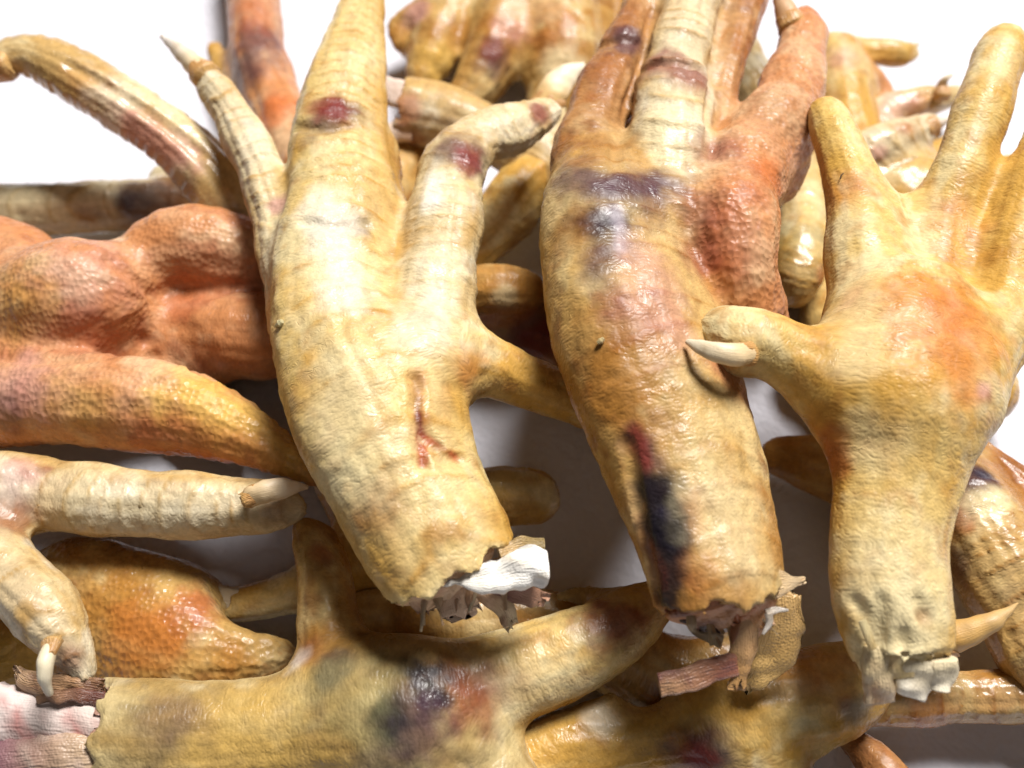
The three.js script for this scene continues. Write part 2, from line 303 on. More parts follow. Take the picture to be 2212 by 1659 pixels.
function onSkin(foot, x, y, h) {                                 // the point of this foot's skin where a mark was measured
  const a = at(x, y, h), o = V(0, CY, CZ), d = a.clone().sub(o), far = d.length(); d.normalize();
  for (let t = 0.03; t < far + 0.05;) { const f = field(foot, o.x + d.x * t, o.y + d.y * t, o.z + d.z * t); if (f < 0.00015) return o.addScaledVector(d, t); t += Math.max(0.0002, f * 0.7); }
  return a;
}
function edgeOn(t, p, turn) { const v = V(0, CY, CZ).sub(p).normalize(); return t.clone().addScaledVector(v, -t.dot(v) - 0.15).normalize().applyAxisAngle(v, turn); }   // the feet lie with their cut ends dipped away
let count = 0; const MADE = new Map();
function chickenFoot(o) {
  const foot = { seed: ++count, blend: o.blend ?? 0.005, tone: o.tone, chains: o.chains.map(prepare), grooves: [] };
  foot.cuts = [];
  foot.grooves = (o.grooves ?? []).map((p) => prepare({ p: p.map(([x, y, h, r]) => { const q = onSkin(foot, x, y, h); return [q, 0, 0, r]; }), flat: 1 }));
  foot.cuts = (o.cuts ?? []).map((c, k) => { const ch = foot.chains[c.chain], n = ch.pts.length - 1; return { o: ch.pts[n].clone(), n: edgeOn(ch.T[n], ch.pts[n], c.turn ?? 0), k: k + foot.seed, flesh: c.flesh }; });
  foot.spots = (o.spots ?? []).map(([x, y, h, r, c, w = 0.9, hard = 0.25, to], k) => { const a = onSkin(foot, x, y, h), b = to && onSkin(foot, ...to).sub(a); return { o: a, b, bb: b && b.lengthSq(), r: size(a, r) * 1.4, c: INK[c], w, hard, k: k * 1.7 + foot.seed }; });
  const root = new THREE.Group(); root.name = numbered('chicken_foot'); root.userData = { label: o.label, category: 'chicken foot', group: 'chicken feet in the pile' };
  const lo = V(9, 9, 9), hi = V(-9, -9, -9); for (const c of foot.chains) { lo.min(c.lo); hi.max(c.hi); }
  root.position.set((lo.x + hi.x) / 2, lo.y, (lo.z + hi.z) / 2); scene.add(root);
  MADE.set(root, foot);
  const rough = o.rough ?? 0.52, coat = o.coat ?? 0.15;
  part('skin', build(foot, o.cell ?? 0.00055), [skin('wrinkle', rough, coat), skin('pebble', rough, coat)], root);
  for (const c of o.claws ?? []) part('claw', loft(c.p, c.w, c.t ?? c.w, { c0: '#b89262', c1: '#d3c4a6', cs: '#a58a62', stain: 0.5, rough: 0.00025, k: count, ...c.o }), horn, root);
  for (const c of o.claws ?? []) { const q = c.p.slice(0, 2).map((p) => at(...p)), e = q[0].clone().lerp(q[1], c.collar ?? 0.75); part('cuticle', loft([q[0].clone().lerp(q[1], -0.25), q[0], e], [c.w[0] * 0.9, c.w[0] * 1.22, c.w[0] * 1.02], [(c.t ?? c.w)[0] * 0.9, (c.t ?? c.w)[0] * 1.22, (c.t ?? c.w)[0] * 1.02], { c0: '#c79f62', c1: '#b98a54', k: count + 5, rough: 0.0005, ragged: 0.0008, seg: 8 }), tissue, root); }
  for (const fr of o.frays ?? []) for (let k = 0; k < fr.n; k++) {      // splayed fibres at a cut end
    const [x, y, h] = fr.at, [dx, dy] = fr.dir, a = (rnd() - 0.5) * fr.spread, l = fr.len * (0.5 + 0.7 * rnd()), sx = x + (rnd() - 0.5) * fr.wide, sy = y + (sx - x) * (fr.slope ?? 0), ux = dx * Math.cos(a) - dy * Math.sin(a), uy = dx * Math.sin(a) + dy * Math.cos(a), w = 4 + 9 * rnd();
    part('tendon', loft([[sx - ux * 26, sy - uy * 26, h], [sx, sy, h], [sx + ux * l * 0.5 + 6 * (rnd() - 0.5), sy + uy * l * 0.5, h - 0.06], [sx + ux * l, sy + uy * l, h - 0.2]], [w, w, w * 0.8, w * 0.35], [w * 0.5, w * 0.5, w * 0.4, 2], { seg: 10, ring: 8, c0: fr.c[k % fr.c.length], c1: fr.c[(k + 1) % fr.c.length], k: k + count, rough: 0.0003, twist: 1.5 * (rnd() - 0.5) }), tissue, root);
  }
  for (const c of o.bits ?? []) part(c.n, loft(c.p, c.w, c.t, { k: count * 2.1 + c.p[0][0] * 0.01, ...c.o, rough: (c.o.rough ?? 0) * 0.55 }), c.m ?? tissue, root, c.label);
  return root;
}

// ---------------------------------------------------------------- the surface the pile lies on
{
  const g = new THREE.PlaneGeometry(1.6, 1.6, 160, 160); g.rotateX(-Math.PI / 2);
  const p = g.attributes.position; for (let i = 0; i < p.count; i++) p.setY(i, -0.0006 + 0.0004 * fbm(p.getX(i) * 22, 1, p.getZ(i) * 22));
  g.computeVertexNormals(); const u = g.attributes.uv; for (let i = 0; i < u.count; i++) u.setXY(i, u.getX(i) * 16, u.getY(i) * 16);
  const grain = dataTex(512, (x, y) => 0.5 + 0.3 * tn(x, y, 60, 60, 1) + 0.3 * tn(x, y, 22, 22, 9) + 0.2 * tn(x, y, 120, 120, 4));
  const o = new THREE.Mesh(g, new THREE.MeshStandardMaterial({ color: new THREE.Color(0.62, 0.62, 0.675), roughness: 0.9, bumpMap: grain, bumpScale: 0.00035 }));
  o.name = 'paper_sheet'; o.receiveShadow = true; o.castShadow = true; o.userData = { kind: 'structure', label: 'white paper sheet under the pile of chicken feet' }; scene.add(o);
}
// ---------------------------------------------------------------- the feet, from the bottom of the pile to the top
const S = { scute: 1 }, PB = { pebble: true, wrinkle: 0.4 };
// flat orange sole at the front
chickenFoot({ label: 'amber pebbled sole lying flat behind the grey bruised shank', tone: 'amber', rough: 0.42, coat: 0.2, blend: 0.008,
  chains: [
    { p: [[150, 1300, 0.9, 120], [240, 1345, 1.0, 135], [330, 1395, 1.1, 125]], flat: 0.6, ...PB },
    { p: [[330, 1400, 1.1, 105], [470, 1430, 1.2, 85], [560, 1425, 1.2, 62], [600, 1420, 1.1, 45]], flat: 0.6, ...PB },
    { p: [[260, 1300, 0.9, 90], [400, 1290, 0.9, 70], [440, 1300, 0.8, 45]], flat: 0.7, ...PB },
    { p: [[150, 1330, 0.9, 100], [40, 1400, 0.9, 90], [-60, 1440, 0.9, 85], [-220, 1480, 0.9, 90]], flat: 0.7 }],
  spots: [[420, 1310, 1.6, 60, 'rust', 0.7], [300, 1380, 2, 90, 'orange', 0.35], [60, 1420, 1.6, 70, 'yellow', 0.6]] });
// foot under the pile whose cut shank shows between two toes
chickenFoot({ label: 'pale foot buried under the pile, blunt toe tip showing beside the white cartilage', tone: 'yellow', rough: 0.42, coat: 0.25, cell: 0.0007,
  chains: [
    { p: [[1150, 1075, 1.5, 62], [1090, 1075, 1.5, 68], [980, 1100, 1.3, 68], [820, 1180, 1.1, 75], [700, 1250, 1.0, 62], [600, 1290, 0.9, 46], [520, 1305, 0.8, 42], [490, 1305, 0.8, 42]], flat: 0.95 },
    { p: [[820, 1180, 1.1, 70], [760, 1100, 1.0, 55], [700, 1000, 0.9, 45]] }],
  cuts: [{ chain: 0, flesh: '#cbb28a' }],
  spots: [[1110, 1110, 2, 60, 'brown', 0.4], [1190, 1065, 2, 30, 'cream', 0.6]],
  bits: [{ n: 'bone', p: [[520, 1300, 0.9], [480, 1292, 1.0], [448, 1290, 1.0]], w: [26, 28, 30], t: [16, 16, 14], m: boneMat, o: { c0: '#d8cbb2', c1: '#cfc0a2', square: 0.5, rough: 0.0006, ragged: 0.002 } }] });
// bottom right: foot curled under the cut ends
chickenFoot({ label: 'yellow curled foot at the front with a rounded pad and a horn claw poking right', tone: 'yellow', rough: 0.45,
  chains: [
    { p: [[1560, 1545, 1.5, 92], [1640, 1535, 1.6, 105], [1740, 1520, 1.7, 110], [1810, 1500, 1.6, 92], [1850, 1480, 1.5, 62]], flat: 0.9, tone: 'yellow' },
    { p: [[1060, 1700, 1.3, 95], [1200, 1630, 1.4, 85], [1330, 1615, 1.4, 72], [1450, 1590, 1.4, 80], [1580, 1545, 1.5, 95]], flat: 0.85 },
    { p: [[1260, 1620, 1.4, 55], [1300, 1560, 1.6, 38], [1318, 1520, 1.7, 20]], flat: 0.6 },
    { p: [[1600, 1600, 1.3, 100], [1640, 1680, 1.2, 95], [1700, 1790, 1.1, 95], [1740, 1900, 1.1, 90]] },
    { p: [[1800, 1480, 1.6, 70], [1900, 1440, 1.9, 52], [1990, 1400, 2.3, 44], [2050, 1384, 2.5, 36]], ...S, knuckle: 0.05 }],
  claws: [{ p: [[2000, 1396, 2.4], [2070, 1372, 2.75], [2140, 1345, 3.0], [2199, 1303, 3.1]], w: [38, 33, 22, 3], o: { c0: '#c79a52', c1: '#c9a468' } }],
  spots: [[1530, 1640, 2, 70, 'purple', 0.85], [1500, 1630, 2, 45, 'red', 0.7], [1760, 1450, 2.4, 90, 'amber' in INK ? 'amber' : 'orange', 0.3], [1850, 1530, 2, 40, 'grey', 0.7], [1300, 1540, 2, 40, 'white', 0.5]] });
chickenFoot({ label: 'rust toe tips under the curled foot at the front', tone: 'rust', cell: 0.0007, chains: [
    { p: [[1840, 1600, 0.7, 30], [1880, 1635, 0.8, 42], [1930, 1700, 0.9, 52], [1990, 1800, 1.0, 60]] },
    { p: [[1960, 1810, 1.0, 62], [1960, 1980, 1.0, 66]] }] });
// far right: toe lying along the sheet
chickenFoot({ label: 'glossy amber toe running level from under the pale frayed shank', tone: 'amber', rough: 0.28, coat: 0.55, chains: [
    { p: [[1800, 1535, 0.9, 42], [1880, 1522, 1.0, 52], [1980, 1512, 1.0, 58], [2100, 1508, 1.0, 57], [2230, 1500, 1.1, 62], [2400, 1490, 1.2, 85]], flat: 1, ...S, knuckle: 0.05 },
    { p: [[2400, 1490, 1.2, 90], [2560, 1440, 1.3, 95], [2760, 1400, 1.3, 80]] },
    { p: [[2430, 1500, 1.2, 70], [2500, 1600, 1.0, 55], [2560, 1720, 0.9, 45]] }],
  spots: [[2160, 1510, 1.6, 50, 'brown', 0.5], [2000, 1540, 1.4, 70, 'orange', 0.35]] });
chickenFoot({ label: 'foot with a dark bruised knuckle behind the pale frayed shank, beside bare paper', tone: 'amber', rough: 0.36, coat: 0.35, chains: [
    { p: [[2085, 1070, 1.9, 62], [2110, 1120, 1.9, 92], [2150, 1190, 1.8, 112], [2200, 1290, 1.7, 105], [2240, 1400, 1.6, 90], [2330, 1500, 1.5, 80]], flat: 0.95, ...S, knuckle: 0.05 },
    { p: [[2120, 975, 1.6, 26], [2165, 1010, 1.7, 34], [2220, 1060, 1.8, 42], [2280, 1130, 1.8, 60]], tone: 'rust' },
    { p: [[2110, 1120, 1.9, 70], [2090, 1050, 1.8, 55], [2040, 960, 1.5, 50], [1990, 880, 1.2, 45]] }],
  spots: [[2115, 1035, 3.0, 55, 'purple', 0.85], [2130, 1020, 3, 30, 'navy', 0.9], [2080, 1110, 2.9, 40, 'rust', 0.8], [2130, 1085, 3, 50, 'cream', 0.8], [2060, 1215, 2.4, 30, 'purple', 0.6], [2190, 1000, 2.4, 45, 'brown', 0.6]] });
// ---- background
chickenFoot({ label: 'dark banded toe stretched over the paper beneath the wet tan toe', tone: 'grey', rough: 0.42, coat: 0.3, chains: [
    { p: [[-120, 455, 0.9, 60], [0, 455, 1.0, 59], [110, 453, 1.0, 58], [220, 446, 1.0, 56], [330, 440, 1.0, 56], [430, 440, 1.0, 56], [520, 460, 1.0, 66]], flat: 1, scute: 1, period: 6, tone: 'cream' },
    { p: [[520, 460, 1.0, 80], [640, 520, 1.1, 95], [760, 600, 1.2, 90]] },
    { p: [[520, 450, 1.0, 60], [420, 395, 0.9, 45], [350, 385, 0.8, 28]] }],
  claws: [{ p: [[-115, 450, 1.0], [-160, 445, 0.9], [-190, 460, 0.7]], w: [30, 20, 4] }],
  spots: [[340, 450, 1.5, 95, 'purple', 0.75], [420, 450, 1.5, 80, 'brown', 0.7], [280, 430, 1.6, 35, 'navy', 0.7], [190, 470, 1.5, 28, 'brown', 0.5], [40, 440, 1.5, 60, 'cream', 0.5]] });
chickenFoot({ label: 'wet grooved tan toe reaching over bare white paper', tone: 'cream', rough: 0.26, coat: 0.6, chains: [
    { p: [[5, 128, 4.4, 40], [60, 118, 4.4, 46], [140, 152, 4.2, 60], [250, 218, 3.9, 61], [360, 292, 3.5, 64], [440, 365, 3.1, 70], [505, 445, 2.7, 72], [560, 540, 2.1, 75]], flat: 0.9, serrate: 0.5, dor: 160 },
    { p: [[560, 540, 2.1, 80], [640, 660, 2.0, 95], [700, 800, 1.9, 90], [760, 920, 1.9, 80]] }],
  grooves: [[[150, 140, 4.05, 5], [260, 205, 3.95, 7], [350, 265, 3.75, 7], [430, 330, 3.6, 5]]],
  claws: [{ p: [[20, 140, 4.4], [-20, 152, 4.3], [-60, 180, 4.1]], w: [30, 22, 4] }],
  spots: [[390, 340, 3.2, 45, 'pink', 0.7, 0.2, [280, 270, 3.4]], [400, 400, 3, 35, 'purple', 0.45], [200, 200, 4, 70, 'orange', 0.25, 0, [350, 320, 4]], [470, 300, 3.3, 40, 'cream', 0.5, 0.2, [300, 190, 3.5]]] });
chickenFoot({ label: 'orange and purple toe standing up beside the long clawed toe', tone: 'orange', cell: 0.0006, rough: 0.5, chains: [
    { p: [[535, -120, 1.4, 56], [545, -30, 1.4, 57], [552, 50, 1.4, 59], [556, 110, 1.4, 62], [572, 160, 1.4, 64], [592, 215, 1.4, 60], [625, 290, 1.4, 66], [680, 400, 1.3, 80]], flat: 1 },
    { p: [[462, 103, 0.8, 17], [468, 125, 0.8, 22], [500, 190, 0.9, 27], [560, 260, 1.0, 32], [640, 340, 1.2, 50]], tone: 'yellow' }],
  spots: [[535, 130, 2.2, 62, 'purple', 0.75, 0.1, [560, 80, 2.4]], [545, 20, 2.2, 60, 'rust', 0.5], [600, 230, 2.2, 50, 'orange', 0.6]] });
chickenFoot({ label: 'brownish foot with bunched down-turned toes at the back of the pile', tone: 'amber', cell: 0.0007, blend: 0.004, chains: [
    { p: [[1130, -60, 1.5, 100], [1010, -20, 1.5, 70], [960, 60, 1.4, 62], [930, 130, 1.2, 52], [905, 185, 1.0, 30]], flat: 0.9 },
    { p: [[960, 20, 1.5, 50], [900, 40, 1.4, 34], [862, 58, 1.3, 26], [862, 95, 1.2, 18], [885, 108, 1.1, 13]] },
    { p: [[1130, -40, 1.6, 95], [1100, 40, 1.7, 76], [1072, 110, 1.6, 68], [1030, 185, 1.3, 54], [1000, 215, 1.2, 40]], flat: 0.95 },
    { p: [[1200, -60, 1.6, 110], [1212, 40, 1.6, 92], [1215, 120, 1.5, 88], [1200, 200, 1.2, 66], [1175, 260, 1.0, 46]], flat: 0.95 },
    { p: [[1260, -60, 1.6, 90], [1310, 0, 1.5, 52], [1310, 50, 1.4, 44], [1300, 110, 1.2, 36]] },
    { p: [[1160, -60, 1.6, 130], [1150, -200, 1.6, 120], [1140, -330, 1.6, 110]] }],
  spots: [[1070, 125, 2.3, 48, 'purple', 0.75], [1055, 100, 2.4, 28, 'red', 0.6], [900, 25, 2.2, 32, 'pink', 0.7], [1110, 60, 2.5, 40, 'pink', 0.5], [1200, 60, 2.5, 60, 'rust', 0.3], [1130, 20, 2.5, 70, 'rust', 0.3], [1220, 130, 2.3, 50, 'cream', 0.6], [945, 130, 2, 50, 'yellow', 0.6]] });
chickenFoot({ label: 'pale shank with a broken white bone end, crossing behind the two big feet', tone: 'cream', cell: 0.0006, chains: [
    { p: [[1240, 420, 1.7, 62], [1160, 345, 1.8, 62], [1060, 292, 1.9, 62], [970, 258, 2.0, 72], [900, 245, 2.0, 78], [868, 240, 2.0, 76]], flat: 1 },
    { p: [[1150, 345, 1.8, 50], [1180, 290, 2.2, 46], [1186, 245, 2.4, 42], [1192, 215, 2.5, 34]] }],
  cuts: [{ chain: 0, flesh: '#c98f6c' }],
  claws: [{ p: [[1180, 230, 2.6], [1196, 196, 2.8], [1222, 165, 2.9], [1262, 138, 2.9]], w: [32, 34, 28, 6], t: [14, 14, 11, 4], o: { c0: '#d7b272', c1: '#e4dac2' } }],
  spots: [[860, 300, 2.6, 45, 'red', 0.7], [880, 230, 2.8, 35, 'rust', 0.6], [960, 300, 2.8, 60, 'brown', 0.3]],
  bits: [{ n: 'bone', p: [[905, 215, 2.4], [868, 205, 2.5], [832, 196, 2.5]], w: [26, 30, 30], t: [16, 18, 16], m: boneMat, o: { c0: '#d9c0ae', c1: '#ddc9bb', square: 0.5, rough: 0.0006, ragged: 0.002 } },
    { n: 'bone', p: [[890, 285, 2.1], [860, 285, 2.1], [835, 290, 2.1]], w: [22, 24, 22], t: [14, 14, 12], m: boneMat, o: { c0: '#c9a68c', c1: '#d8c4b2', rough: 0.0006 } }] });
chickenFoot({ label: 'foot deep in the gap between the two big feet, round toe end showing', tone: 'yellow', cell: 0.0007, chains: [
    { p: [[1130, 633, 2.1, 52], [1100, 632, 2.2, 64], [1060, 632, 2.2, 66], [980, 640, 2.0, 62], [880, 660, 1.8, 70]], flat: 1, tone: 'amber', scute: 0.4, dor: 90 },
    { p: [[1085, 455, 1.8, 38], [1110, 425, 1.9, 58], [1150, 385, 1.8, 58], [1220, 350, 1.6, 50]], flat: 1 },
    { p: [[880, 660, 1.8, 80], [980, 560, 1.4, 70], [1100, 470, 1.4, 55]] },
    { p: [[1250, 770, 1.0, 60], [1180, 730, 1.1, 52], [1090, 700, 1.2, 60], [900, 680, 1.5, 80]], tone: 'rust' }],
  spots: [[1150, 720, 1.8, 70, 'purple', 0.7], [1170, 730, 1.8, 40, 'red', 0.6], [1090, 690, 2.4, 50, 'rust', 0.4], [1085, 640, 3, 30, 'cream', 0.5]] });
chickenFoot({ label: 'shiny olive-yellow toe end in the gap beside the red pebbled pad', tone: 'yellow', rough: 0.25, coat: 0.6, cell: 0.0006, chains: [
    { p: [[1716, 620, 1.9, 46], [1720, 595, 2.0, 60], [1728, 550, 2.0, 64], [1735, 490, 1.9, 60], [1730, 420, 1.7, 56], [1700, 330, 1.5, 55]], flat: 1, scute: 0.8, period: 8 },
    { p: [[1700, 330, 1.5, 60], [1660, 240, 1.3, 60], [1600, 150, 1.2, 60], [1560, 60, 1.2, 60]], tone: 'grey' }],
  spots: [[1725, 500, 2.8, 60, 'green', 0.45], [1780, 600, 2.2, 25, 'rust', 0.6], [1600, 160, 2, 80, 'navy', 0.4]] });
chickenFoot({ label: 'yellow foot at the back with one small toe pointing right over the paper', tone: 'yellow', cell: 0.0006, chains: [
    { p: [[1900, 480, 1.0, 75], [1865, 380, 1.1, 68], [1838, 280, 1.2, 64], [1818, 190, 1.3, 60], [1806, 130, 1.3, 48]], flat: 1 },
    { p: [[1800, 115, 1.3, 36], [1850, 108, 1.2, 26], [1905, 112, 1.2, 30], [1945, 117, 1.2, 28], [1968, 113, 1.1, 18]], flat: 1 },
    { p: [[1830, 170, 1.2, 50], [1880, 190, 1.0, 42], [1905, 215, 0.9, 32], [1930, 300, 0.8, 36]], tone: 'orange' }],
  claws: [{ p: [[1955, 103, 1.25], [1972, 98, 1.25], [1988, 94, 1.3]], w: [10, 7, 2] }],
  spots: [[1820, 120, 2, 40, 'pink', 0.4]] });
chickenFoot({ label: 'foot behind the sole-up foot, a speckled toe with claw and pink toe pointing right', tone: 'yellow', rough: 0.3, coat: 0.5, cell: 0.0006, chains: [
    { p: [[1960, 440, 1.2, 95], [1880, 400, 1.6, 60], [1850, 350, 2.0, 50], [1900, 322, 2.2, 54], [1955, 298, 2.2, 46], [2000, 276, 2.2, 32], [2018, 268, 2.2, 20]], flat: 1, ...S, tone: 'cream', blend: 0.003 },
    { p: [[1900, 380, 1.0, 50], [1900, 260, 1.0, 42], [1950, 232, 1.1, 38], [2010, 218, 1.1, 34], [2062, 206, 1.0, 24]], flat: 1, tone: 'cream' },
    { p: [[1960, 440, 1.2, 100], [2050, 420, 1.1, 75], [2130, 395, 1.1, 46], [2190, 365, 1.1, 36], [2260, 350, 1.0, 34]] },
    { p: [[1960, 440, 1.2, 100], [2000, 540, 1.2, 90], [2060, 680, 1.2, 80], [2120, 840, 1.1, 80]] }],
  claws: [{ p: [[2000, 280, 2.3], [2030, 265, 2.4], [2062, 250, 2.5]], w: [20, 13, 3], o: { c0: '#b39a80', c1: '#cfc3b4' } }, { p: [[2036, 210, 1.6], [2034, 188, 1.7], [2042, 172, 1.9], [2058, 160, 2.0]], w: [15, 13, 8, 2] }],
  spots: [[1940, 240, 1.8, 60, 'pink', 0.6], [1900, 330, 2.9, 22, 'pink', 0.6], [1960, 275, 2.9, 26, 'rust', 0.5], [2030, 420, 1.8, 40, 'purple', 0.5], [2190, 360, 1.6, 30, 'purple', 0.5], [1985, 215, 1.8, 30, 'rust', 0.4]] });
chickenFoot({ label: 'yellow foot wedged low between the red pebbled pad and the sole-up foot', tone: 'yellow', cell: 0.0008, rough: 0.45, coat: 0.2, chains: [
    { p: [[1790, 700, 0.9, 60], [1780, 580, 1.0, 60], [1790, 470, 1.1, 66], [1760, 380, 1.1, 66], [1720, 290, 1.1, 60]], flat: 1, knuckle: 0.06 },
    { p: [[1790, 480, 1.1, 70], [1860, 540, 1.0, 70], [1930, 620, 1.0, 70], [1990, 720, 1.0, 70]] },
    { p: [[1790, 480, 1.1, 60], [1690, 470, 1.0, 55], [1620, 520, 1.0, 50]] }],
  spots: [[1760, 420, 2, 60, 'brown', 0.5]] });
chickenFoot({ label: 'yellow toes crossing low behind the upright middle toe of the sole-up foot', tone: 'yellow', cell: 0.0008, rough: 0.45, coat: 0.2, chains: [
    { p: [[2060, 330, 0.9, 40], [2040, 420, 1.0, 55], [2010, 500, 1.0, 62], [2040, 600, 1.0, 70], [2100, 720, 1.0, 75]], flat: 1, knuckle: 0.06 },
    { p: [[2040, 590, 1.0, 60], [2130, 500, 0.9, 48], [2190, 440, 0.9, 42], [2260, 420, 0.8, 36]], knuckle: 0.06 },
    { p: [[1960, 330, 0.8, 40], [1960, 400, 0.9, 55], [2000, 520, 1.0, 60]], knuckle: 0.06 }],
  spots: [[2030, 430, 1.8, 30, 'purple', 0.5], [2180, 440, 1.6, 30, 'pink', 0.5]] });
// ---- bottom layer, mostly hidden
chickenFoot({ label: 'foot buried in the bottom layer under the scaly foot with the cartilage wedge', tone: 'amber', cell: 0.0011, chains: [
    { p: [[690, 330, 1.3, 95], [720, 480, 1.4, 110], [730, 640, 1.4, 120], [770, 780, 1.4, 115], [830, 900, 1.3, 105], [870, 1000, 1.2, 95]], flat: 0.9 }, { p: [[730, 560, 1.4, 90], [820, 440, 1.3, 70], [880, 320, 1.2, 60]] }, { p: [[720, 640, 1.3, 80], [650, 520, 1.0, 60], [560, 440, 1.0, 50]] }] });
chickenFoot({ label: 'foot buried in the bottom layer under the black streaked foot', tone: 'amber', cell: 0.0011, chains: [
    { p: [[1300, 250, 1.3, 95], [1340, 400, 1.5, 120], [1370, 560, 1.6, 130], [1420, 700, 1.6, 120], [1480, 820, 1.5, 105], [1530, 940, 1.4, 90]], flat: 0.9 }, { p: [[1380, 560, 1.6, 100], [1480, 440, 1.4, 85], [1530, 300, 1.3, 75]] }, { p: [[1420, 640, 1.4, 90], [1540, 600, 1.3, 75], [1600, 500, 1.2, 60]] }] });
chickenFoot({ label: 'foot buried in the bottom layer under the smooth sole-up foot', tone: 'amber', cell: 0.0011, chains: [
    { p: [[1900, 560, 1.2, 95], [1940, 700, 1.4, 120], [1950, 830, 1.5, 125], [1940, 960, 1.4, 100], [1930, 1080, 1.3, 90], [1930, 1200, 1.2, 85]], flat: 0.9 }, { p: [[1950, 760, 1.4, 100], [2060, 720, 1.3, 80], [2150, 640, 1.2, 60]] },
    { p: [[1930, 1080, 1.2, 85], [1830, 1030, 1.1, 70], [1750, 1000, 1.1, 62], [1690, 985, 1.0, 50]], knuckle: 0.05 }, { p: [[1940, 860, 1.3, 90], [1830, 800, 1.1, 66], [1760, 770, 1.0, 56]] }] });
chickenFoot({ label: 'foot buried in the bottom layer under the orange swollen sole', tone: 'amber', cell: 0.0011, chains: [
    { p: [[430, 690, 0.9, 90], [300, 700, 1.0, 100], [150, 720, 1.0, 110], [0, 730, 1.0, 110], [-150, 720, 1.0, 100]], flat: 0.7 }, { p: [[300, 760, 0.9, 80], [400, 860, 0.9, 70], [480, 940, 0.9, 55]], flat: 0.8 }] });
chickenFoot({ label: 'foot lying in the shade under the torn tendons at the front', tone: 'amber', rough: 0.35, coat: 0.4, cell: 0.0008, chains: [
    { p: [[800, 1345, 0.8, 75], [920, 1345, 0.9, 85], [1050, 1345, 0.9, 80], [1180, 1340, 0.9, 70], [1320, 1390, 0.8, 66], [1450, 1440, 0.8, 70], [1560, 1440, 0.9, 70], [1650, 1400, 0.9, 60]], flat: 0.8 },
    { p: [[1320, 1450, 0.7, 50], [1420, 1510, 0.8, 52], [1500, 1510, 0.8, 40]] }],
  spots: [[1460, 1515, 2, 40, 'purple', 0.5]] });
// ---- left
chickenFoot({ label: 'orange foot sole up with swollen pads, thick tapering toe pointing right', tone: 'orange', rough: 0.55, coat: 0.06, blend: 0.0055, chains: [
    { p: [[70, 670, 2.7, 118], [150, 640, 3.1, 128], [215, 645, 3.1, 108], [285, 660, 2.5, 66], [320, 680, 2.0, 50]], flat: 0.95, ...PB },
    { p: [[290, 585, 2.6, 62], [345, 545, 2.9, 80], [420, 528, 3.0, 90], [500, 540, 2.9, 82], [570, 555, 2.6, 72], [640, 575, 2.3, 60]], flat: 1, ...PB },
    { p: [[300, 700, 1.7, 75], [400, 708, 2.0, 66], [490, 720, 2.3, 88], [560, 728, 2.3, 98], [640, 735, 2.1, 80]], flat: 0.95 },
    { p: [[-40, 870, 2.4, 105], [120, 862, 2.8, 100], [280, 872, 3.0, 106], [400, 892, 3.0, 96], [500, 929, 3.0, 76], [580, 968, 2.9, 54], [640, 1008, 2.8, 34], [690, 1045, 2.7, 14]], flat: 1, serrate: 0.5, ...PB, wrinkle: 1 },
    { p: [[150, 720, 1.7, 130], [20, 670, 1.9, 160], [-150, 660, 2.0, 165], [-330, 650, 2.0, 140], [-520, 640, 2.0, 130]], flat: 0.8, ...PB },
    { p: [[100, 800, 1.9, 110], [250, 790, 1.8, 90], [420, 790, 1.7, 70]], flat: 0.8 },
    { p: [[30, 560, 2.2, 80], [-60, 540, 2.2, 90]], flat: 0.9, ...PB }],
  grooves: [[[-10, 765, 3, 7], [120, 772, 3, 10], [230, 765, 3, 10], [310, 735, 3, 8]], [[350, 640, 3, 7], [380, 620, 3, 13], [470, 622, 3, 13], [570, 618, 3, 12]], [[240, 560, 3, 6], [290, 600, 3, 9], [330, 640, 3, 8]], [[330, 770, 3, 6], [430, 800, 3, 9], [520, 840, 3, 9], [590, 880, 3, 7]]],
  spots: [[170, 590, 4, 110, 'pink', 0.35], [210, 730, 3.8, 90, 'rust', 0.5], [30, 640, 4, 80, 'yellow', 0.3], [430, 855, 4, 90, 'yellow', 0.75, 0.1, [620, 980, 3.6]], [180, 880, 4, 70, 'yellow', 0.35], [330, 930, 3.8, 60, 'rust', 0.5, 0.2, [560, 1000, 3.4]], [30, 830, 4, 90, 'pink', 0.5], [450, 590, 3.3, 60, 'rust', 0.4, 0.2, [560, 600, 3]], [10, 895, 3.9, 45, 'purple', 0.5], [400, 650, 3, 50, 'rust', 0.5]] });
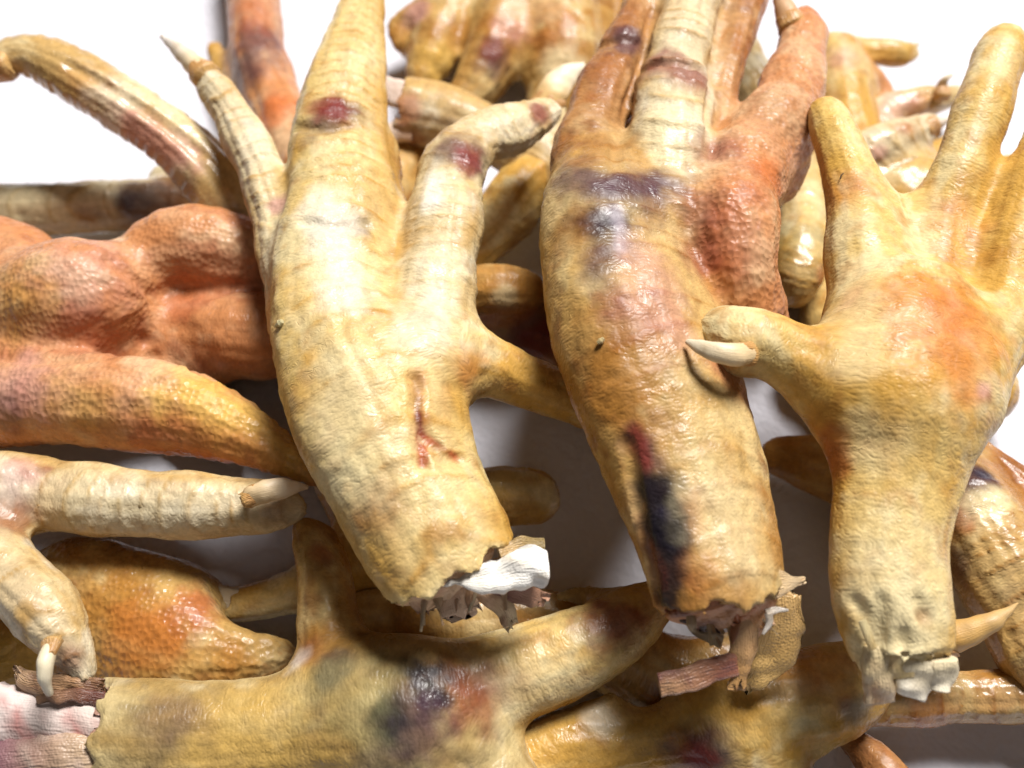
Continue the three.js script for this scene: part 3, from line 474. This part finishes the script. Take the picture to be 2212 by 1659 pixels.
chickenFoot({ label: 'cream banded foot at the left with white claws on two toes', tone: 'cream', rough: 0.48, coat: 0.1, chains: [
    { p: [[-150, 1065, 2.5, 95], [-20, 1062, 2.6, 90], [120, 1072, 2.6, 82], [270, 1084, 2.7, 78], [420, 1092, 2.7, 72], [530, 1095, 2.7, 63], [600, 1096, 2.7, 48], [628, 1098, 2.6, 36]], flat: 1, ...S, knuckle: 0.05 },
    { p: [[-130, 1130, 2.6, 90], [-50, 1190, 2.9, 80], [20, 1240, 3.0, 78], [90, 1312, 3.1, 74], [140, 1382, 3.0, 58], [168, 1425, 2.9, 42], [182, 1452, 2.8, 28]], flat: 1, ...S, period: 4.5, knuckle: 0.07 },
    { p: [[-130, 1080, 2.5, 110], [-280, 1090, 2.3, 130], [-480, 1080, 2.1, 120], [-680, 1060, 2.0, 115]], flat: 0.85 }],
  claws: [{ p: [[535, 1076, 3.5], [570, 1062, 3.6], [615, 1054, 3.5], [664, 1052, 3.2]], w: [20, 26, 22, 5], t: [18, 20, 16, 4], o: { c0: '#d8bd92', c1: '#dccab0' } },
    { p: [[112, 1392, 3.7], [98, 1430, 3.8], [96, 1462, 3.7], [108, 1500, 3.4]], w: [17, 17, 15, 6], o: { c0: '#d9cdae', c1: '#ddd2b8' } }],
  spots: [[30, 1020, 3.8, 45, 'pink', 0.7], [10, 1110, 3.6, 60, 'red', 0.6], [100, 1010, 3.8, 18, 'red', 0.6], [590, 1110, 3.4, 40, 'brown', 0.5], [150, 1430, 3.6, 40, 'crust', 0.6], [20, 1050, 3.8, 50, 'white', 0.4]] });
// bottom: bruised shank
chickenFoot({ label: 'grey-yellow bruised foot along the front edge with black-red spots and torn bone end', tone: 'grey', rough: 0.5, coat: 0.12, blend: 0.005, chains: [
    { p: [[880, 1560, 2.0, 165], [740, 1575, 1.9, 150], [600, 1595, 1.8, 135], [450, 1605, 1.8, 135], [320, 1605, 1.8, 138], [215, 1600, 1.8, 135]], flat: 0.85, wrinkle: 0.6 },
    { p: [[760, 1500, 2.0, 110], [722, 1400, 2.1, 78], [706, 1310, 2.2, 67], [700, 1240, 2.3, 64], [680, 1180, 2.3, 52], [664, 1150, 2.3, 34]], flat: 1, tone: 'amber' },
    { p: [[840, 1530, 2.0, 130], [950, 1505, 2.1, 106], [1080, 1468, 2.2, 102], [1200, 1425, 2.3, 97], [1300, 1380, 2.4, 84], [1370, 1340, 2.4, 66], [1425, 1290, 2.2, 44]], flat: 0.95, scute: 0.35, tone: 'yellow', wrinkle: 0.6 },
    { p: [[880, 1590, 1.9, 160], [1000, 1660, 1.8, 130], [1120, 1760, 1.7, 100], [1220, 1860, 1.6, 80]], flat: 0.85 },
    { p: [[1340, 1340, 2.3, 34], [1300, 1300, 2.0, 30], [1250, 1285, 1.8, 22], [1210, 1290, 1.6, 12]], tone: 'grey' }],
  cuts: [{ chain: 0, flesh: '#b08a78' }],
  spots: [[985, 1490, 3.1, 80, 'red', 0.75, 0.0, [1040, 1490, 3]], [925, 1485, 3.2, 66, 'black', 0.97, 0.3], [900, 1560, 3.1, 85, 'purple', 0.75], [835, 1560, 3.1, 48, 'black', 0.85], [1335, 1350, 3.3, 78, 'red', 0.75], [720, 1440, 3.1, 55, 'navy', 0.7], [640, 1425, 2.9, 30, 'white', 0.7], [660, 1395, 3, 40, 'red', 0.4], [350, 1540, 2.8, 60, 'purple', 0.35], [430, 1560, 2.8, 60, 'purple', 0.35], [560, 1620, 2.8, 150, 'yellow', 0.4], [1150, 1500, 3.2, 90, 'cream', 0.4], [840, 1640, 3, 60, 'navy', 0.5], [690, 1190, 3.1, 30, 'rust', 0.6], [760, 1490, 3.2, 110, 'green', 0.4]],
  bits: [{ n: 'bone', p: [[330, 1590, 2.1], [200, 1570, 2.2], [90, 1555, 2.2], [-40, 1550, 2.1]], w: [70, 62, 66, 78], t: [50, 50, 52, 60], m: boneMat, label: 'pinkish white shank bone at the torn end', o: { c0: '#cdb9ae', c1: '#d9cac4', cs: '#a8655f', stain: 0.8, rough: 0.0012 } },
    { n: 'torn_flesh', p: [[260, 1640, 2.1], [150, 1640, 2.2], [40, 1650, 2.1], [-60, 1670, 2.0]], w: [60, 62, 60, 66], t: [46, 40, 40, 46], label: 'purple-red torn flesh under the bone', o: { c0: '#b49a7c', c1: '#7a5260', cs: '#d0b8a8', rough: 0.0015 } },
    { n: 'tendon', p: [[215, 1490, 2.7], [140, 1480, 2.8], [60, 1470, 2.7], [40, 1455, 2.7]], w: [24, 26, 24, 16], t: [7, 6, 6, 5], o: { c0: '#a8805c', c1: '#c2a07c', cs: '#5a3026', rough: 0.0012, ragged: 0.002 } },
    { n: 'tendon', p: [[225, 1510, 2.6], [150, 1500, 2.8], [80, 1515, 2.7]], w: [16, 15, 10], t: [8, 7, 5], o: { c0: '#6a3a2c', c1: '#a67f60', rough: 0.001 } }] });
// ---------------------------------------------------------------- three large feet on top
const scaly = chickenFoot({ label: 'large foot scaly side up with a white cartilage wedge at its cut end', tone: 'cream', rough: 0.56, coat: 0.06, cell: 0.0005, blend: 0.007, chains: [
    { p: [[786, -70, 4.3, 40], [784, 10, 4.4, 50], [764, 110, 4.5, 74], [745, 220, 4.6, 96], [734, 330, 4.6, 110], [742, 440, 4.6, 124], [730, 560, 4.6, 140], [735, 680, 4.7, 152], [770, 790, 4.7, 172], [812, 880, 4.6, 190], [848, 970, 4.5, 180], [890, 1070, 4.4, 168], [940, 1165, 4.3, 165], [975, 1235, 4.2, 152]], flat: 0.72, dor: -18, scute: 0.9, period: 2.6, period2: 6.5, fade: [0.5, 0.62], rest: 0.95, tone: 'yellow' },
    { p: [[900, 790, 4.6, 100], [928, 660, 4.6, 96], [952, 530, 4.6, 90], [966, 430, 4.6, 83], [984, 352, 4.6, 72], [1032, 302, 4.5, 62], [1105, 280, 4.3, 57], [1165, 252, 4.1, 44], [1188, 240, 4.0, 28]], flat: 0.9, scute: 0.7, dor: -15, serrate: 0.4, blend: 0.0022, knuckle: 0.05 },
    { p: [[640, 700, 4.2, 60], [612, 580, 4.2, 52], [590, 450, 4.3, 54], [550, 340, 4.3, 54], [500, 245, 4.3, 45], [455, 180, 4.3, 34], [432, 152, 4.3, 24]], flat: 1, ...S, period: 4.2, blend: 0.002, dor: 10, knuckle: 0.06 },
    { p: [[930, 770, 4.5, 90], [1030, 785, 4.3, 72], [1110, 815, 4.0, 62], [1190, 848, 3.7, 55], [1260, 885, 3.4, 42]], flat: 1, tone: 'yellow', blend: 0.006 },
    { p: [[835, 330, 4.0, 30], [828, 420, 4.0, 44], [835, 520, 4.1, 50], [850, 620, 4.2, 55]], flat: 1, tone: 'amber', serrate: 0.6, blend: 0.003 }],
  cuts: [{ chain: 0, flesh: '#c9a07a' }],
  grooves: [[[898, 815, 6.15, 4], [906, 850, 6.1, 6], [898, 885, 6.1, 7], [912, 930, 6.05, 9], [908, 965, 6, 7], [916, 1000, 6.0, 5]], [[914, 940, 6.0, 6], [945, 962, 6, 7], [960, 985, 5.9, 6], [990, 984, 5.8, 4]], [[640, 272, 6, 6], [700, 278, 6, 8], [765, 268, 6, 5]], [[655, 478, 6, 3], [720, 486, 6, 4], [790, 480, 6, 3]]],
  claws: [{ p: [[446, 166, 4.4], [420, 140, 4.45], [386, 108, 4.45], [350, 80, 4.35]], w: [27, 23, 17, 5], o: { c0: '#d5bd92', c1: '#d9d0c6' } }],
  spots: [[690, 262, 6.0, 50, 'purple', 0.75, 0.1, [735, 240, 6]], [715, 228, 6.0, 50, 'red', 0.8], [712, 485, 6.2, 48, 'grey', 0.6, 0.1, [770, 490, 6.2]], [740, 640, 6.3, 60, 'white', 0.6, 0.1, [700, 420, 6.2]], [975, 310, 6, 52, 'purple', 0.75, 0.1, [1030, 320, 6]], [1012, 335, 6, 42, 'red', 0.8], [1172, 240, 5, 32, 'red', 0.8], [938, 385, 5.9, 26, 'white', 0.9, 0.2, [925, 440, 6]], [820, 1090, 5.8, 75, 'brown', 0.5], [780, 1130, 5.7, 60, 'brown', 0.35], [902, 815, 6.2, 26, 'orange', 0.4, 0, [912, 950, 6.1]], [902, 815, 6.2, 8, 'crust', 0.8, 0.2, [904, 900, 6.1]], [904, 895, 6.2, 10, 'crust', 0.9, 0.2, [912, 950, 6.1]], [912, 945, 6.1, 11, 'rust', 0.9, 0.2, [914, 1000, 6.0]], [925, 948, 6.1, 10, 'rust', 0.9, 0.2, [985, 985, 5.9]], [600, 440, 5.2, 26, 'pink', 0.7], [540, 260, 5.2, 20, 'pink', 0.4], [920, 640, 6, 60, 'white', 0.4, 0.1, [900, 720, 6]], [1020, 800, 5.3, 45, 'orange', 0.35], [870, 850, 6.3, 60, 'yellow', 0.4], [730, 870, 6.2, 120, 'cream', 0.5, 0.1, [760, 980, 6]]],
  frays: [{ at: [985, 1262, 4.2], dir: [0.25, 1], wide: 210, slope: -0.3, len: 70, spread: 1.1, n: 12, c: ['#d8b48c', '#c79a74', '#e2cba4'] }],
  bits: [{ n: 'torn_flesh', p: [[930, 1180, 4.2], [962, 1238, 4.15], [985, 1278, 4.0]], w: [120, 122, 80], t: [62, 62, 30], o: { c0: '#d8aa7a', c1: '#e4c096', cs: '#b87c54', rough: 0.0016, ragged: 0.0012, ring: 32, seg: 28 } }, { n: 'cartilage', p: [[1182, 1226, 4.6], [1140, 1228, 4.65], [1080, 1242, 4.7], [1000, 1256, 4.7], [942, 1264, 4.7]], w: [36, 44, 34, 15, 3], t: [22, 26, 20, 10, 3], m: boneMat, label: 'white wedge of cartilage', o: { c0: '#f4f1ea', c1: '#f2ede2', square: 0.85, rough: 0.002, k: 3, cs: '#e0d2b8', stain: 0.7 } },
    { n: 'torn_skin', p: [[1080, 1205, 4.6], [1130, 1185, 4.5], [1176, 1178, 4.4]], w: [30, 26, 14], t: [5, 4, 3], o: { c0: '#b79a6c', c1: '#a8905c', rough: 0.0008 } },
    { n: 'tendon', p: [[890, 1255, 4.2], [905, 1285, 4.1], [915, 1315, 3.9]], w: [24, 26, 18], t: [10, 9, 6], o: { c0: '#dbb892', c1: '#c9a27e', cs: '#8f6040', rough: 0.001, ragged: 0.0025 } },
    { n: 'tendon', p: [[960, 1250, 4.2], [985, 1290, 4.1], [1000, 1325, 3.9]], w: [34, 48, 36], t: [12, 10, 6], o: { c0: '#d2ac88', c1: '#d9b898', cs: '#a87a5c', rough: 0.0012, ragged: 0.003 } },
    { n: 'tendon', p: [[1020, 1250, 4.2], [1060, 1290, 4.0], [1090, 1320, 3.8], [1105, 1350, 3.6]], w: [34, 26, 20, 16], t: [10, 8, 7, 5], o: { c0: '#cfa682', c1: '#e0c89c', cs: '#a87a5c', rough: 0.001, ragged: 0.002 } },
    { n: 'tendon', p: [[1080, 1260, 4.2], [1130, 1285, 4.0], [1170, 1295, 3.8]], w: [26, 24, 18], t: [8, 7, 5], o: { c0: '#8e5f4c', c1: '#a87f66', rough: 0.001, ragged: 0.002 } }] });
const bruised = chickenFoot({ label: 'large bruised foot with a black streak down its shank and red pebbled pad', tone: 'amber', rough: 0.54, coat: 0.08, cell: 0.0005, blend: 0.006, chains: [
    { p: [[1330, 400, 5.0, 130], [1335, 480, 5.1, 180], [1345, 580, 5.1, 192], [1375, 700, 5.1, 205], [1415, 820, 5.0, 206], [1450, 920, 4.9, 198], [1485, 1020, 4.8, 188], [1518, 1130, 4.7, 172], [1545, 1230, 4.6, 164], [1556, 1290, 4.5, 158]], flat: 0.72, scute: 0.7, period: 4.5, period2: 6, dor: -30, fade: [0.3, 0.5], rest: 0.8 },
    { p: [[1270, 460, 5.0, 85], [1262, 350, 5.1, 74], [1290, 245, 5.2, 68], [1330, 140, 5.2, 58], [1372, 55, 5.1, 50], [1400, -20, 4.9, 44], [1420, -80, 4.6, 36]], flat: 0.9, tone: 'rust', blend: 0.0018, knuckle: 0.06 },
    { p: [[1430, 480, 5.2, 110], [1442, 350, 5.4, 94], [1452, 250, 5.5, 90], [1458, 160, 5.4, 74], [1478, 60, 5.3, 68], [1500, -30, 5.1, 62], [1515, -100, 4.8, 48]], flat: 0.9, ...S, period: 4, tone: 'cream', blend: 0.0018, knuckle: 0.06 },
    { p: [[1530, 420, 4.7, 50], [1545, 300, 4.8, 42], [1560, 180, 4.8, 42], [1590, 70, 4.7, 46], [1620, -20, 4.6, 44], [1640, -80, 4.4, 36]], flat: 1, tone: 'rust', blend: 0.003 },
    { p: [[1592, 660, 4.7, 84], [1584, 550, 5.3, 100], [1582, 440, 5.4, 100], [1622, 345, 5.1, 90], [1685, 255, 4.9, 84], [1720, 160, 4.8, 66], [1736, 80, 4.7, 50], [1738, 45, 4.6, 36]], flat: 0.95, ...PB, tone: 'orange', wrinkle: 1, blend: 0.0018, knuckle: 0.06 },
    { p: [[1570, 560, 4.6, 70], [1610, 640, 4.4, 78], [1636, 695, 4.1, 70], [1640, 750, 3.7, 50]], flat: 1, ...PB, tone: 'orange', blend: 0.003 },
    { p: [[1640, 400, 4.4, 50], [1680, 395, 4.3, 44], [1690, 370, 4.3, 40]], ...PB, tone: 'orange' }],
  cuts: [{ chain: 0, flesh: '#b98450' }],
  grooves: [[[1352, 960, 6.2, 8], [1368, 1060, 6.1, 10], [1390, 1170, 6.0, 10], [1410, 1290, 5.9, 8]], [[1330, 350, 6, 5], [1352, 230, 6, 9], [1392, 110, 6, 8], [1410, 20, 6, 8]], [[1540, 330, 6, 8], [1535, 220, 6, 9], [1548, 110, 6, 8], [1570, 10, 6, 7]], [[1385, 150, 6, 5], [1450, 132, 6, 7], [1520, 150, 6, 5]], [[1292, 96, 6, 4], [1345, 84, 6, 6], [1392, 96, 6, 4]]],
  claws: [{ p: [[1712, 60, 4.9], [1700, 30, 5.0], [1690, 0, 5.0], [1684, -40, 4.8]], w: [28, 24, 19, 6], o: { c0: '#b98e62', c1: '#c9a98c' } }],
  spots: [[1330, 395, 6.5, 58, 'purple', 0.9, 0.05, [1450, 395, 6.5]], [1270, 478, 6.4, 46, 'black', 0.9, 0.15, [1310, 470, 6.4]], [1210, 390, 6.2, 50, 'purple', 0.6, 0, [1300, 390, 6.3]], [1240, 500, 6.2, 70, 'brown', 0.45], [1320, 470, 6.5, 60, 'navy', 0.65, 0.0, [1310, 550, 6.5]], [1335, 450, 6.5, 18, 'lavender', 0.55, 0.2, [1340, 530, 6.5]], [1400, 560, 6.5, 80, 'pink', 0.42, 0.1, [1430, 700, 6.5]], [1280, 590, 6.4, 60, 'purple', 0.4], [1420, 135, 6.8, 52, 'red', 0.75, 0.1, [1495, 150, 6.6]], [1350, 80, 6.1, 46, 'purple', 0.8], [1450, 250, 6.8, 60, 'cream', 0.6, 0.1, [1440, 330, 6.8]], [1400, 700, 6.5, 70, 'red', 0.25], [1330, 650, 6.4, 40, 'red', 0.4], [1260, 350, 6.2, 60, 'purple', 0.35], [1300, 240, 6.2, 60, 'brown', 0.35],
    [1575, 520, 6.2, 80, 'rust', 0.5, 0.1, [1590, 420, 6.3]], [1690, 230, 6, 90, 'brown', 0.35], [1255, 400, 6, 60, 'purple', 0.5], [1400, 445, 6.4, 55, 'purple', 0.55], [1300, 300, 6, 50, 'brown', 0.4], [1550, 330, 6.2, 50, 'red', 0.6], [1510, 450, 6, 50, 'red', 0.5, 0.1, [1510, 560, 6]], [1440, 1140, 6.1, 88, 'rust', 0.5, 0.1, [1450, 1240, 6]], [1370, 950, 6.2, 45, 'purple', 0.75, 0.15, [1410, 1060, 6.2]], [1410, 1060, 6.2, 50, 'black', 0.95, 0.3, [1450, 1160, 6.1]], [1425, 1150, 6.1, 52, 'black', 0.93, 0.25, [1440, 1270, 6]], [1440, 1110, 6, 20, 'navy', 0.8], [1400, 1180, 6, 24, 'crust', 0.6, 0.1, [1420, 1260, 6]], [1370, 930, 6.2, 22, 'red', 0.7, 0.2, [1395, 1000, 6.2]], [1300, 760, 6.3, 120, 'brown', 0.3, 0.1, [1360, 860, 6.2]], [1560, 1080, 6.1, 90, 'cream', 0.45, 0.1, [1610, 1180, 6]], [1670, 370, 5.6, 50, 'orange', 0.5], [1620, 850, 5.9, 50, 'rust', 0.6, 0.1, [1560, 790, 5.9]]],
  frays: [{ at: [1590, 1300, 4.4], dir: [0.2, 1], wide: 170, slope: -0.1, len: 85, spread: 1.3, n: 12, c: ['#cda06c', '#b9784c', '#dcc094', '#8a5038'] }],
  bits: [{ n: 'torn_flesh', p: [[1545, 1240, 4.5], [1562, 1296, 4.3], [1575, 1338, 4.15]], w: [130, 128, 80], t: [64, 62, 34], o: { c0: '#a8663c', c1: '#c08a5c', cs: '#5a2a22', rough: 0.0016, ragged: 0.0014, ring: 32, seg: 28 } }, { n: 'torn_skin', p: [[1560, 1270, 4.9], [1630, 1262, 4.8], [1690, 1262, 4.7], [1732, 1254, 4.6]], w: [36, 32, 26, 8], t: [6, 5, 4, 3], o: { c0: '#d3a767', c1: '#e0c49a', rough: 0.0008, ragged: 0.002 } },
    { n: 'torn_flesh', p: [[1600, 1290, 4.5], [1630, 1315, 4.4], [1650, 1350, 4.2]], w: [62, 52, 26], t: [20, 14, 8], o: { c0: '#b5683a', c1: '#d09a66', cs: '#e0c8a8', rough: 0.0018, ragged: 0.003 } },
    { n: 'torn_flesh', p: [[1500, 1290, 4.4], [1520, 1320, 4.3], [1530, 1360, 4.1]], w: [50, 46, 26], t: [22, 16, 8], label: 'black clotted flesh at the cut end', o: { c0: '#1d1418', c1: '#2c1a1c', cs: '#4a2a24', rough: 0.0018, ragged: 0.003 } },
    { n: 'tendon', p: [[1470, 1300, 4.6], [1490, 1330, 4.5], [1500, 1365, 4.3], [1560, 1385, 4.2]], w: [10, 10, 9, 14], t: [5, 5, 5, 5], o: { c0: '#a98a62', c1: '#b39a74', rough: 0.0008 } },
    { n: 'tendon', p: [[1600, 1340, 4.3], [1606, 1390, 4.1], [1600, 1440, 3.9], [1592, 1480, 3.7]], w: [34, 30, 24, 16], t: [7, 7, 6, 5], o: { c0: '#c29a6e', c1: '#c0935c', cs: '#8f4a34', stain: 0.6, rough: 0.0008, ragged: 0.002 } },
    { n: 'tendon', p: [[1590, 1435, 3.9], [1530, 1450, 4.0], [1470, 1470, 4.0], [1424, 1480, 4.0]], w: [26, 27, 28, 28], t: [9, 9, 9, 8], label: 'blunt square-cut tendon strip', o: { c0: '#96614a', c1: '#a8805e', cs: '#7a4a48', square: 0.4, rough: 0.0006 } },
    { n: 'torn_skin', p: [[1690, 1290, 4.0], [1690, 1350, 3.7], [1670, 1420, 3.3], [1620, 1480, 2.9]], w: [44, 50, 48, 16], t: [5, 5, 5, 4], label: 'broad hanging flap of yellow skin', o: { c0: '#bd9a62', c1: '#cfa968', rough: 0.001, ragged: 0.002 } },
    { n: 'torn_skin', p: [[1655, 1325, 4.6], [1675, 1318, 4.6], [1702, 1318, 4.5]], w: [10, 8, 3], t: [4, 3, 2], o: { c0: '#e0d0bc', c1: '#efe6da' } },
    { n: 'torn_skin', p: [[1660, 1325, 4.6], [1662, 1345, 4.5], [1648, 1370, 4.4]], w: [9, 8, 3], t: [4, 3, 2], o: { c0: '#e0d0bc', c1: '#efe6da' } }] });
const smoothFoot = chickenFoot({ label: 'large smooth yellow foot sole up, its hind toe laid across the bruised foot', tone: 'yellow', rough: 0.62, coat: 0.03, cell: 0.0005, blend: 0.008, chains: [
    { p: [[1970, 680, 5.3, 120], [1962, 760, 5.4, 178], [1960, 850, 5.4, 186], [1952, 940, 5.2, 158], [1935, 1060, 5.0, 137], [1920, 1180, 4.8, 130], [1926, 1290, 4.6, 130], [1940, 1360, 4.4, 122], [1950, 1410, 4.3, 112]], flat: 0.75, wrinkle: 0.6, smooth: 0.6 },
    { p: [[1890, 720, 5.2, 105], [1868, 590, 5.3, 84], [1858, 490, 5.4, 72], [1845, 420, 5.4, 62], [1826, 350, 5.5, 58], [1800, 285, 5.6, 50], [1786, 248, 5.6, 40]], flat: 0.95, smooth: 0.5, blend: 0.004, knuckle: 0.04 },
    { p: [[2000, 700, 5.0, 90], [2028, 580, 5.0, 72], [2050, 460, 5.2, 67], [2088, 335, 5.6, 62], [2128, 215, 5.9, 60], [2158, 130, 6.0, 56], [2168, 100, 6.0, 48]], flat: 1, smooth: 0.5, blend: 0.002, knuckle: 0.04 },
    { p: [[2050, 840, 5.2, 110], [2140, 730, 5.3, 82], [2178, 600, 5.4, 72], [2210, 470, 5.6, 66], [2255, 340, 5.8, 60], [2300, 240, 5.8, 52]], flat: 1, blend: 0.004, knuckle: 0.04 },
    { p: [[1920, 890, 5.3, 95], [1820, 848, 5.4, 80], [1730, 795, 5.6, 68], [1655, 748, 5.75, 76], [1605, 740, 5.8, 78], [1570, 722, 5.8, 62]], flat: 1, smooth: 0.6 },
    { p: [[1900, 560, 5.0, 50], [1925, 500, 5.0, 44], [1930, 470, 5.0, 34]], serrate: 0.6, ...PB },
    { p: [[1965, 700, 5.7, 100], [1990, 650, 5.7, 88], [2035, 715, 5.6, 80]], flat: 0.8, blend: 0.004, ...PB }],
  cuts: [{ chain: 0, flesh: '#d9c79a' }],
  grooves: [[[1846, 1300, 5.6, 8], [1868, 1330, 5.4, 12], [1880, 1380, 5.1, 10], [1878, 1430, 4.9, 8]], [[1905, 1300, 5.7, 6], [1905, 1340, 5.5, 8], [1896, 1380, 5.3, 8]], [[1985, 1300, 5.7, 5], [1998, 1330, 5.6, 6]], [[1952, 1372, 5.4, 5], [1950, 1392, 5.3, 6]]],
  claws: [{ p: [[1622, 764, 6.2], [1584, 766, 6.5], [1542, 760, 6.5], [1508, 747, 6.4], [1484, 738, 6.25]], w: [24, 27, 22, 13, 6], t: [15, 17, 14, 9, 5], o: { c0: '#d9c096', c1: '#e2d6bc' } }],
  spots: [[1975, 650, 7, 130, 'orange', 0.45], [2085, 800, 6.9, 105, 'orange', 0.55, 0.1, [2090, 720, 6.9]], [1800, 975, 6.2, 55, 'rust', 0.65], [1830, 330, 6.4, 60, 'yellow', 0.4, 0.1, [1790, 250, 6.4]], [1850, 400, 6.2, 60, 'orange', 0.3], [2060, 470, 6.2, 60, 'orange', 0.3], [2040, 540, 6, 35, 'rust', 0.35], [2150, 120, 7, 60, 'cream', 0.5], [1950, 1200, 5.9, 120, 'cream', 0.35], [1940, 1330, 5.6, 110, 'cream', 0.85, 0.2, [1960, 1400, 5.4]], [1990, 1330, 5.7, 24, 'brown', 0.6], [1560, 780, 6.7, 40, 'rust', 0.5], [2130, 840, 6.2, 22, 'pink', 0.6], [2140, 860, 6.2, 14, 'brown', 0.6], [1860, 760, 6.7, 70, 'cream', 0.4, 0.1, [1850, 600, 6.4]], [1600, 680, 7.2, 45, 'cream', 0.5], [1890, 960, 6.8, 70, 'cream', 0.4]],
  bits: [{ n: 'torn_flesh', p: [[1938, 1350, 4.45], [1948, 1412, 4.3], [1956, 1452, 4.15]], w: [98, 98, 88], t: [56, 56, 40], o: { c0: '#e0cf9e', c1: '#d9c08a', cs: '#b08a5c', rough: 0.0012, ring: 28, seg: 26 } }, { n: 'tendon', p: [[1890, 1390, 4.6], [1895, 1440, 4.4], [1898, 1480, 4.2], [1898, 1512, 4.0]], w: [30, 33, 34, 32], t: [22, 22, 22, 20], o: { c0: '#c9b68c', c1: '#cdb594', cs: '#a87a52', square: 0.7, rough: 0.0009 } },
    { n: 'bone', p: [[1990, 1420, 4.5], [1985, 1450, 4.35], [1968, 1480, 4.2], [1960, 1500, 4.1]], w: [46, 44, 40, 34], t: [26, 26, 24, 20], m: boneMat, label: 'white bone end', o: { c0: '#e2d4b4', c1: '#eee6d4', square: 0.85, rough: 0.0012 } },
    { n: 'bone', p: [[2030, 1420, 4.5], [2030, 1455, 4.35], [2026, 1488, 4.2]], w: [38, 34, 30], t: [24, 24, 20], m: boneMat, o: { c0: '#dccca8', c1: '#e9dfc8', square: 0.85, rough: 0.0012 } },
    { n: 'tendon', p: [[1862, 1340, 5.0], [1876, 1375, 4.9], [1886, 1402, 4.8]], w: [9, 10, 9], t: [6, 6, 5], o: { c0: '#e6d3a0', c1: '#d9bd84' } }] });
// ---------------------------------------------------------------- crumbs and a hair
const lie = (root, pts) => pts.map(([x, y, h, up = 0.0004]) => onSkin(MADE.get(root), x, y, h).addScaledVector(LOOK, up));
function crumb(name, label, category, g, m) { const o = new THREE.Mesh(g, m); o.name = name; o.castShadow = o.receiveShadow = true; o.userData = { label, category }; scene.add(o); return o; }
crumb('crumb', 'tiny pale crumb with a tail on the edge of the scaly foot', 'crumb', loft(lie(scaly, [[596, 706, 5], [600, 702, 5], [606, 699, 5], [611, 694, 5]]), [2, 4, 9, 5], [2, 4, 8, 5], { c0: '#e9dca8', k: 4 }), tissue);
crumb('crumb_001', 'tiny cream seed-like crumb on the bruised foot', 'crumb', loft(lie(bruised, [[1290, 742, 6], [1297, 737, 6], [1304, 731, 6]]), [4, 7, 4], [4, 6, 4], { c0: '#dcc48c', k: 9 }), tissue);
crumb('dark_fibre', 'short dark fibre stuck on the toe of the sole-up foot', 'fibre', loft(lie(smoothFoot, [[1814, 388, 6, 0.0001], [1816, 380, 6, 0.0002], [1822, 374, 6, 0.0001]]), [1, 1.4, 0.8], [1, 1.4, 0.8], { c0: '#3a2c22', k: 2 }), tissue);
renderer.render(scene, camera);
